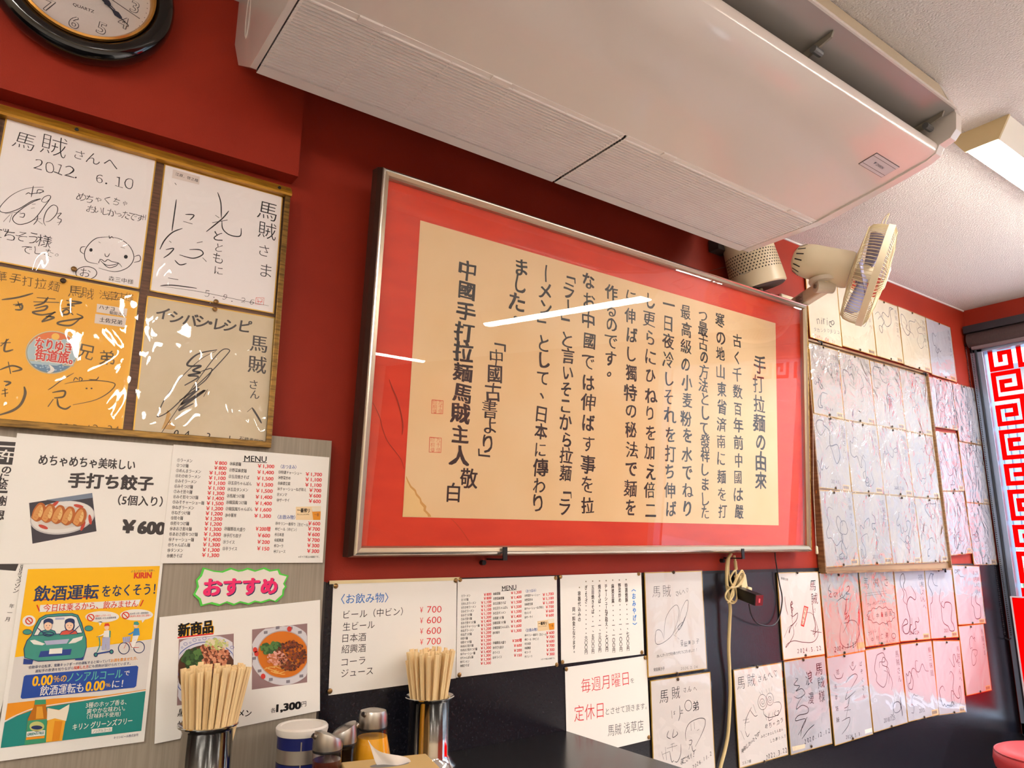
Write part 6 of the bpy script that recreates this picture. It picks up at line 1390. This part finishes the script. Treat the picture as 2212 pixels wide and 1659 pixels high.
for k, pts in enumerate(([(1576, 1200, -.018), (1574, 1235, -.02), (1580, 1262, -.026), (1584, 1285, -.03)], [(1583, 1265, -.034), (1596, 1240, -.036), (1607, 1238, -.036), (1603, 1258, -.036), (1588, 1272, -.034)], [(1584, 1268, -.032), (1577, 1250, -.034), (1588, 1232, -.036), (1590, 1250, -.034), (1585, 1270, -.032)], [(1585, 1268, -.036), (1594, 1246, -.038), (1603, 1232, -.038), (1606, 1248, -.038), (1590, 1270, -.036)],
 [(1583, 1266, -.034), (1570, 1278, -.036), (1567, 1290, -.036), (1574, 1298, -.036), (1585, 1285, -.034), (1584, 1268, -.034)], [(1584, 1268, -.036), (1579, 1285, -.038), (1576, 1300, -.038), (1586, 1302, -.038), (1592, 1288, -.036), (1588, 1268, -.036)], [(1585, 1268, -.035), (1582, 1290, -.038), (1574, 1300, -.038), (1572, 1302, -.036)], [(1590, 1268, -.034), (1592, 1288, -.034), (1588, 1300, -.034), (1578, 1296, -.034)])):
    cpart(pts, .0026, 'bundled_loop', cm)
cpart([(1571, 1266, -.028), (1580, 1270, -.044), (1592, 1267, -.04), (1594, 1264, -.028)], .0022, 'tie', cm)
cpart([(1586, 1200, -.02), (1588, 1212, -.022), (1590, 1232, -.024)], .0036, 'plug_lead', cm)
b = MB()
for k in range(7): 
    p = W_((1588+k*.35, 1213+k*2.6), -.023)-base; b.tube([p-Vector((0, 0, .0012)), p+Vector((0, 0, .0012))], .0052, cm, 10)
b.build('strain_relief', cd)
pb = W_((1603, 1262), -.022)-base
MB().box((-.020, -.012, -.026), (.012, .012, .030), mat('plug_cream', (222, 202, 156), .4), Matrix.Translation(pb) @ Matrix.Rotation(-.15, 4, 'Y')).build('socket_block', cd, bevel=.004)
MB().box((-.002, -.014, -.016), (.018, .010, .006), mat('plug_cream', (222, 202, 156)), Matrix.Translation(pb+Vector((.004, -.006, -.012))) @ Matrix.Rotation(.2, 4, 'Y')).build('plug', cd, bevel=.003)
# power adapter
pa = (W_((1640, 1297), -.115)+W_((1597, 1280), -.034))/2; ad = thing('power_adapter', 'black power adapter with red lit end beside the cream cord bundle', 'adapter', pa)
d = (W_((1640, 1297), -.115)-W_((1597, 1280), -.034)); L = d.length; Mx = frame((0, 0, 0), d, (0, 0, 1))
MB().box((-L/2, -.015, -.0165), (L/2, .015, .0165), mat('adapter_black', (14, 12, 15), .3), Mx).build('housing', ad, bevel=.003)
MB().box((L/2-.0005, -.0135, -.015), (L/2+.001, .0135, .015), mat('adapter_red_face', (120, 10, 30), .15), Mx).build('end_face', ad)
MB().box((L/2+.001, -.002, -.006), (L/2+.0014, .002, .005), emit_mat('red_led', (1, .05, .06), 2.5), Mx).build('indicator_light', ad)
cpart([(1618, 1306, -.074), (1623, 1328, -.05), (1635, 1346, -.026), (1655, 1352, -.022), (1672, 1350, -.018), (1683, 1334, -.016), (1689, 1305, -.016), (1689, 1285, -.016), (1684, 1262, -.016), (1679, 1232, -.014), (1675, 1206, -.012), (1674, 1190, -.010)], .0021, 'lead', kc, par=ad, bs=pa, n=6)
# switch string with a white pull
sp = aty((1764, 1187), -.045); st_ = thing('pull_string', 'thin pull string with cream end knob beside the calligraphy frame', 'pull cord', sp)
P_ = [aty((1756, 900), -.045)-sp, aty((1757, 1050), -.045)-sp, aty((1763, 1183), -.045)-sp]
MB().tube(P_, .0009, mat('string_white', (214, 200, 180), .6), 6).build('string', st_); MB().lathe([(.002, .012), (.0045, .009), (.005, -.012), (.003, -.015), (0, -.015)], cream_plastic, None, 14).build('knob', st_, smooth=True)
# thin loose wire over the frame and purifier
tw_ = MB().tube([W_(p, -.165) for p in ()] or spline([onframe((1545, 585), .004)+Vector((0, .02, .006)), W_((1570, 577), -.215), W_((1590, 585), -.225), W_((1603, 592), -.228), W_((1620, 586), -.225), W_((1618, 577), -.222)], 6), .0006, kc, 5)
tag(tw_.build('loose_wire'), 'thin black loose wire curling in front of the cream purifier', 'wire')

# ================================================================== window dressing
bm_ = mat('blind_brown', (66, 46, 44), .7, var=(60, (44, 30, 32), .35, .65, (1, 14, 1)))
bld = thing('roller_blind', 'dark brown striped roller blind rolled up above the window', 'blind', (3.775, -1.1, Z(.97)))
bb = Vector((3.775, -1.1, Z(.97)))
rel(MB().box((3.745, -2.2, Z(1.0)), (3.808, -.012, Z(1.035)), mat('blind_rail', (34, 30, 36), .5)), 'head_rail', bld, bb)
n = 22; pr = [(3.772+.030*math.cos(2*math.pi*i/n), Z(.965)+.036*math.sin(2*math.pi*i/n)) for i in range(n)]
b = MB(); v = [(x, -.02, z) for x, z in pr]+[(x, -2.2, z) for x, z in pr]; b.add(v, [(i, (i+1) % n, n+(i+1) % n, n+i) for i in range(n)]+[tuple(range(n)), tuple(range(n, 2*n))], bm_); rel(b, 'rolled_fabric', bld, bb, smooth=True)
rel(MB().box((3.760, -2.2, Z(.918)), (3.786, -.03, Z(.936)), mat('blind_hem', (104, 88, 92), .6)), 'hem_bar', bld, bb, bevel=.004)
rel(MB().box((3.752, -.11, Z(1.003)), (3.760, -.08, Z(1.012)), mat('blind_clip', (170, 150, 150), .4)), 'bracket_clip', bld, bb)
chain = MB(); cdark = mat('bead_dark', (40, 36, 46), .3, metal=.4)
octv = [(1, 0, 0), (-1, 0, 0), (0, 1, 0), (0, -1, 0), (0, 0, 1), (0, 0, -1)]; octf = [(0, 2, 4), (2, 1, 4), (1, 3, 4), (3, 0, 4), (2, 0, 5), (1, 2, 5), (3, 1, 5), (0, 3, 5)]
def bead(p): chain.lathe([(0, -.0032), (.0026, -.0018), (.0032, 0), (.0026, .0018), (0, .0032)], cdark, Matrix.Translation(Vector(p)-bb), 6, cap=False)
za, zb = Z(.95), Z(-.40)
for yy in (-.006, -.030):
    k = int((za-zb)/.0085)
    for i in range(k): bead((3.768, yy + .004*math.sin(i*.02), za-i*.0085))
for i in range(8): bead((3.768, -.006-.003*i, zb-.006*math.sin(i*math.pi/7)))
chain.build('bead_chain', bld, smooth=True)
# red key pattern stickers on the glass
redf = film_mat('red_window_film', (.92, .004, .004), .62)
path = [(3.6, 2.4), (2, 2.4), (2, 4.3), (5.5, 4.3), (5.5, .5), (.5, .5), (.5, 6.2), (5.5, 6.2), (5.5, 11.9), (.5, 11.9), (.5, 8.1), (3.9, 8.1), (3.9, 10), (2.2, 10)]
U = .0208
def decal(label, y0, z0, horiz=False, mirror=False):
    b = MB(); o_ = Vector((3.8195, y0, z0)); done = []
    for (a, c), (a2, c2) in zip(path, path[1:]):
        u0, u1, v0, v1 = min(a, a2)-.5, max(a, a2)+.5, min(c, c2)-.5, max(c, c2)+.5
        if done: # keep the bars from lying in each other: shorten at the shared corner
            if abs(a-a2) > abs(c-c2):
                if a2 > a: u0 += 1
                else: u1 -= 1
            else:
                if c2 > c: v0 += 1
                else: v1 -= 1
        done.append(1)
        if horiz: u0, u1, v0, v1 = v0, v1, u0, u1
        b.box((0, -u1*U, -v1*U), (.0012, -u0*U, -v0*U), redf)
    return tag(b.build('key_pattern_decal', loc=o_), label, 'window decal', 'red key pattern decals')
names = ['topmost', 'second', 'third', 'fourth']
for i in range(4): decal('red key pattern decal on the window glass, %s of the upright column beside the sash' % names[i], -.076, Z(.803-.276*i))
decal('red key pattern decal lying along the top of the window glass, at its corner', -.076, Z(.932), True)
for i in range(4): decal('red key pattern decal along the top of the window glass, %s from the corner one' % ['next', 'second', 'third', 'fourth'][i], -.076-.29*(i+1), Z(.932), True)
# backlit red panel standing before the lower window
rp = thing('red_sign_panel', 'glowing red translucent panel standing before the lower window', 'sign panel', (3.735, -.6, Z(-.46)))
pe = atx((2183, 1290), 3.735).y+.6-.006
MB().box((-.003, -.62, -.243), (.003, pe, .238), film_mat('red_acrylic', (.95, .003, .004), .8)).build('acrylic_sheet', rp)
ef = mat('panel_edge_white', (206, 190, 200), .4)
b = MB()
for lo, hi in (((-.006, pe, -.243), (.004, pe+.006, .238)), ((-.006, -.626, -.243), (.004, -.62, .238)), ((-.006, -.626, -.249), (.004, pe+.006, -.243)), ((-.006, -.626, .238), (.004, pe+.006, .243))): b.box(lo, hi, ef)
b.build('edge_trim', rp)
# red stool
sp = atx((2226, 1640), 2.75); stz = Z(-.635)
so_ = thing('stool', 'round red padded stool in the lower right corner', 'stool', (2.86, -.455, 0))
rs = mat('stool_red_vinyl', (196, 60, 62), .35); R_ = .165
MB().lathe([(0, stz-.075), (R_-.01, stz-.075), (R_, stz-.062), (R_+.004, stz-.04), (R_, stz-.018), (R_-.012, stz-.007), (R_-.04, stz-.002), (0, stz)], rs, None, 48, cap=False).build('seat', so_, smooth=True)
MB().tube([(math.cos(a)*(R_-.004), math.sin(a)*(R_-.004), stz-.0135) for a in [2*math.pi*i/48 for i in range(49)]], .003, mat('stool_piping', (150, 36, 40), .4), 8).build('piping', so_)
MB().lathe([(.03, .03), (.03, stz-.08), (.09, stz-.078), (.09, stz-.075)], steel, None, 24).build('column', so_, smooth=True); MB().lathe([(.19, 0), (.19, .012), (.06, .03), (0, .03)], steel, None, 40).build('foot', so_, smooth=True)
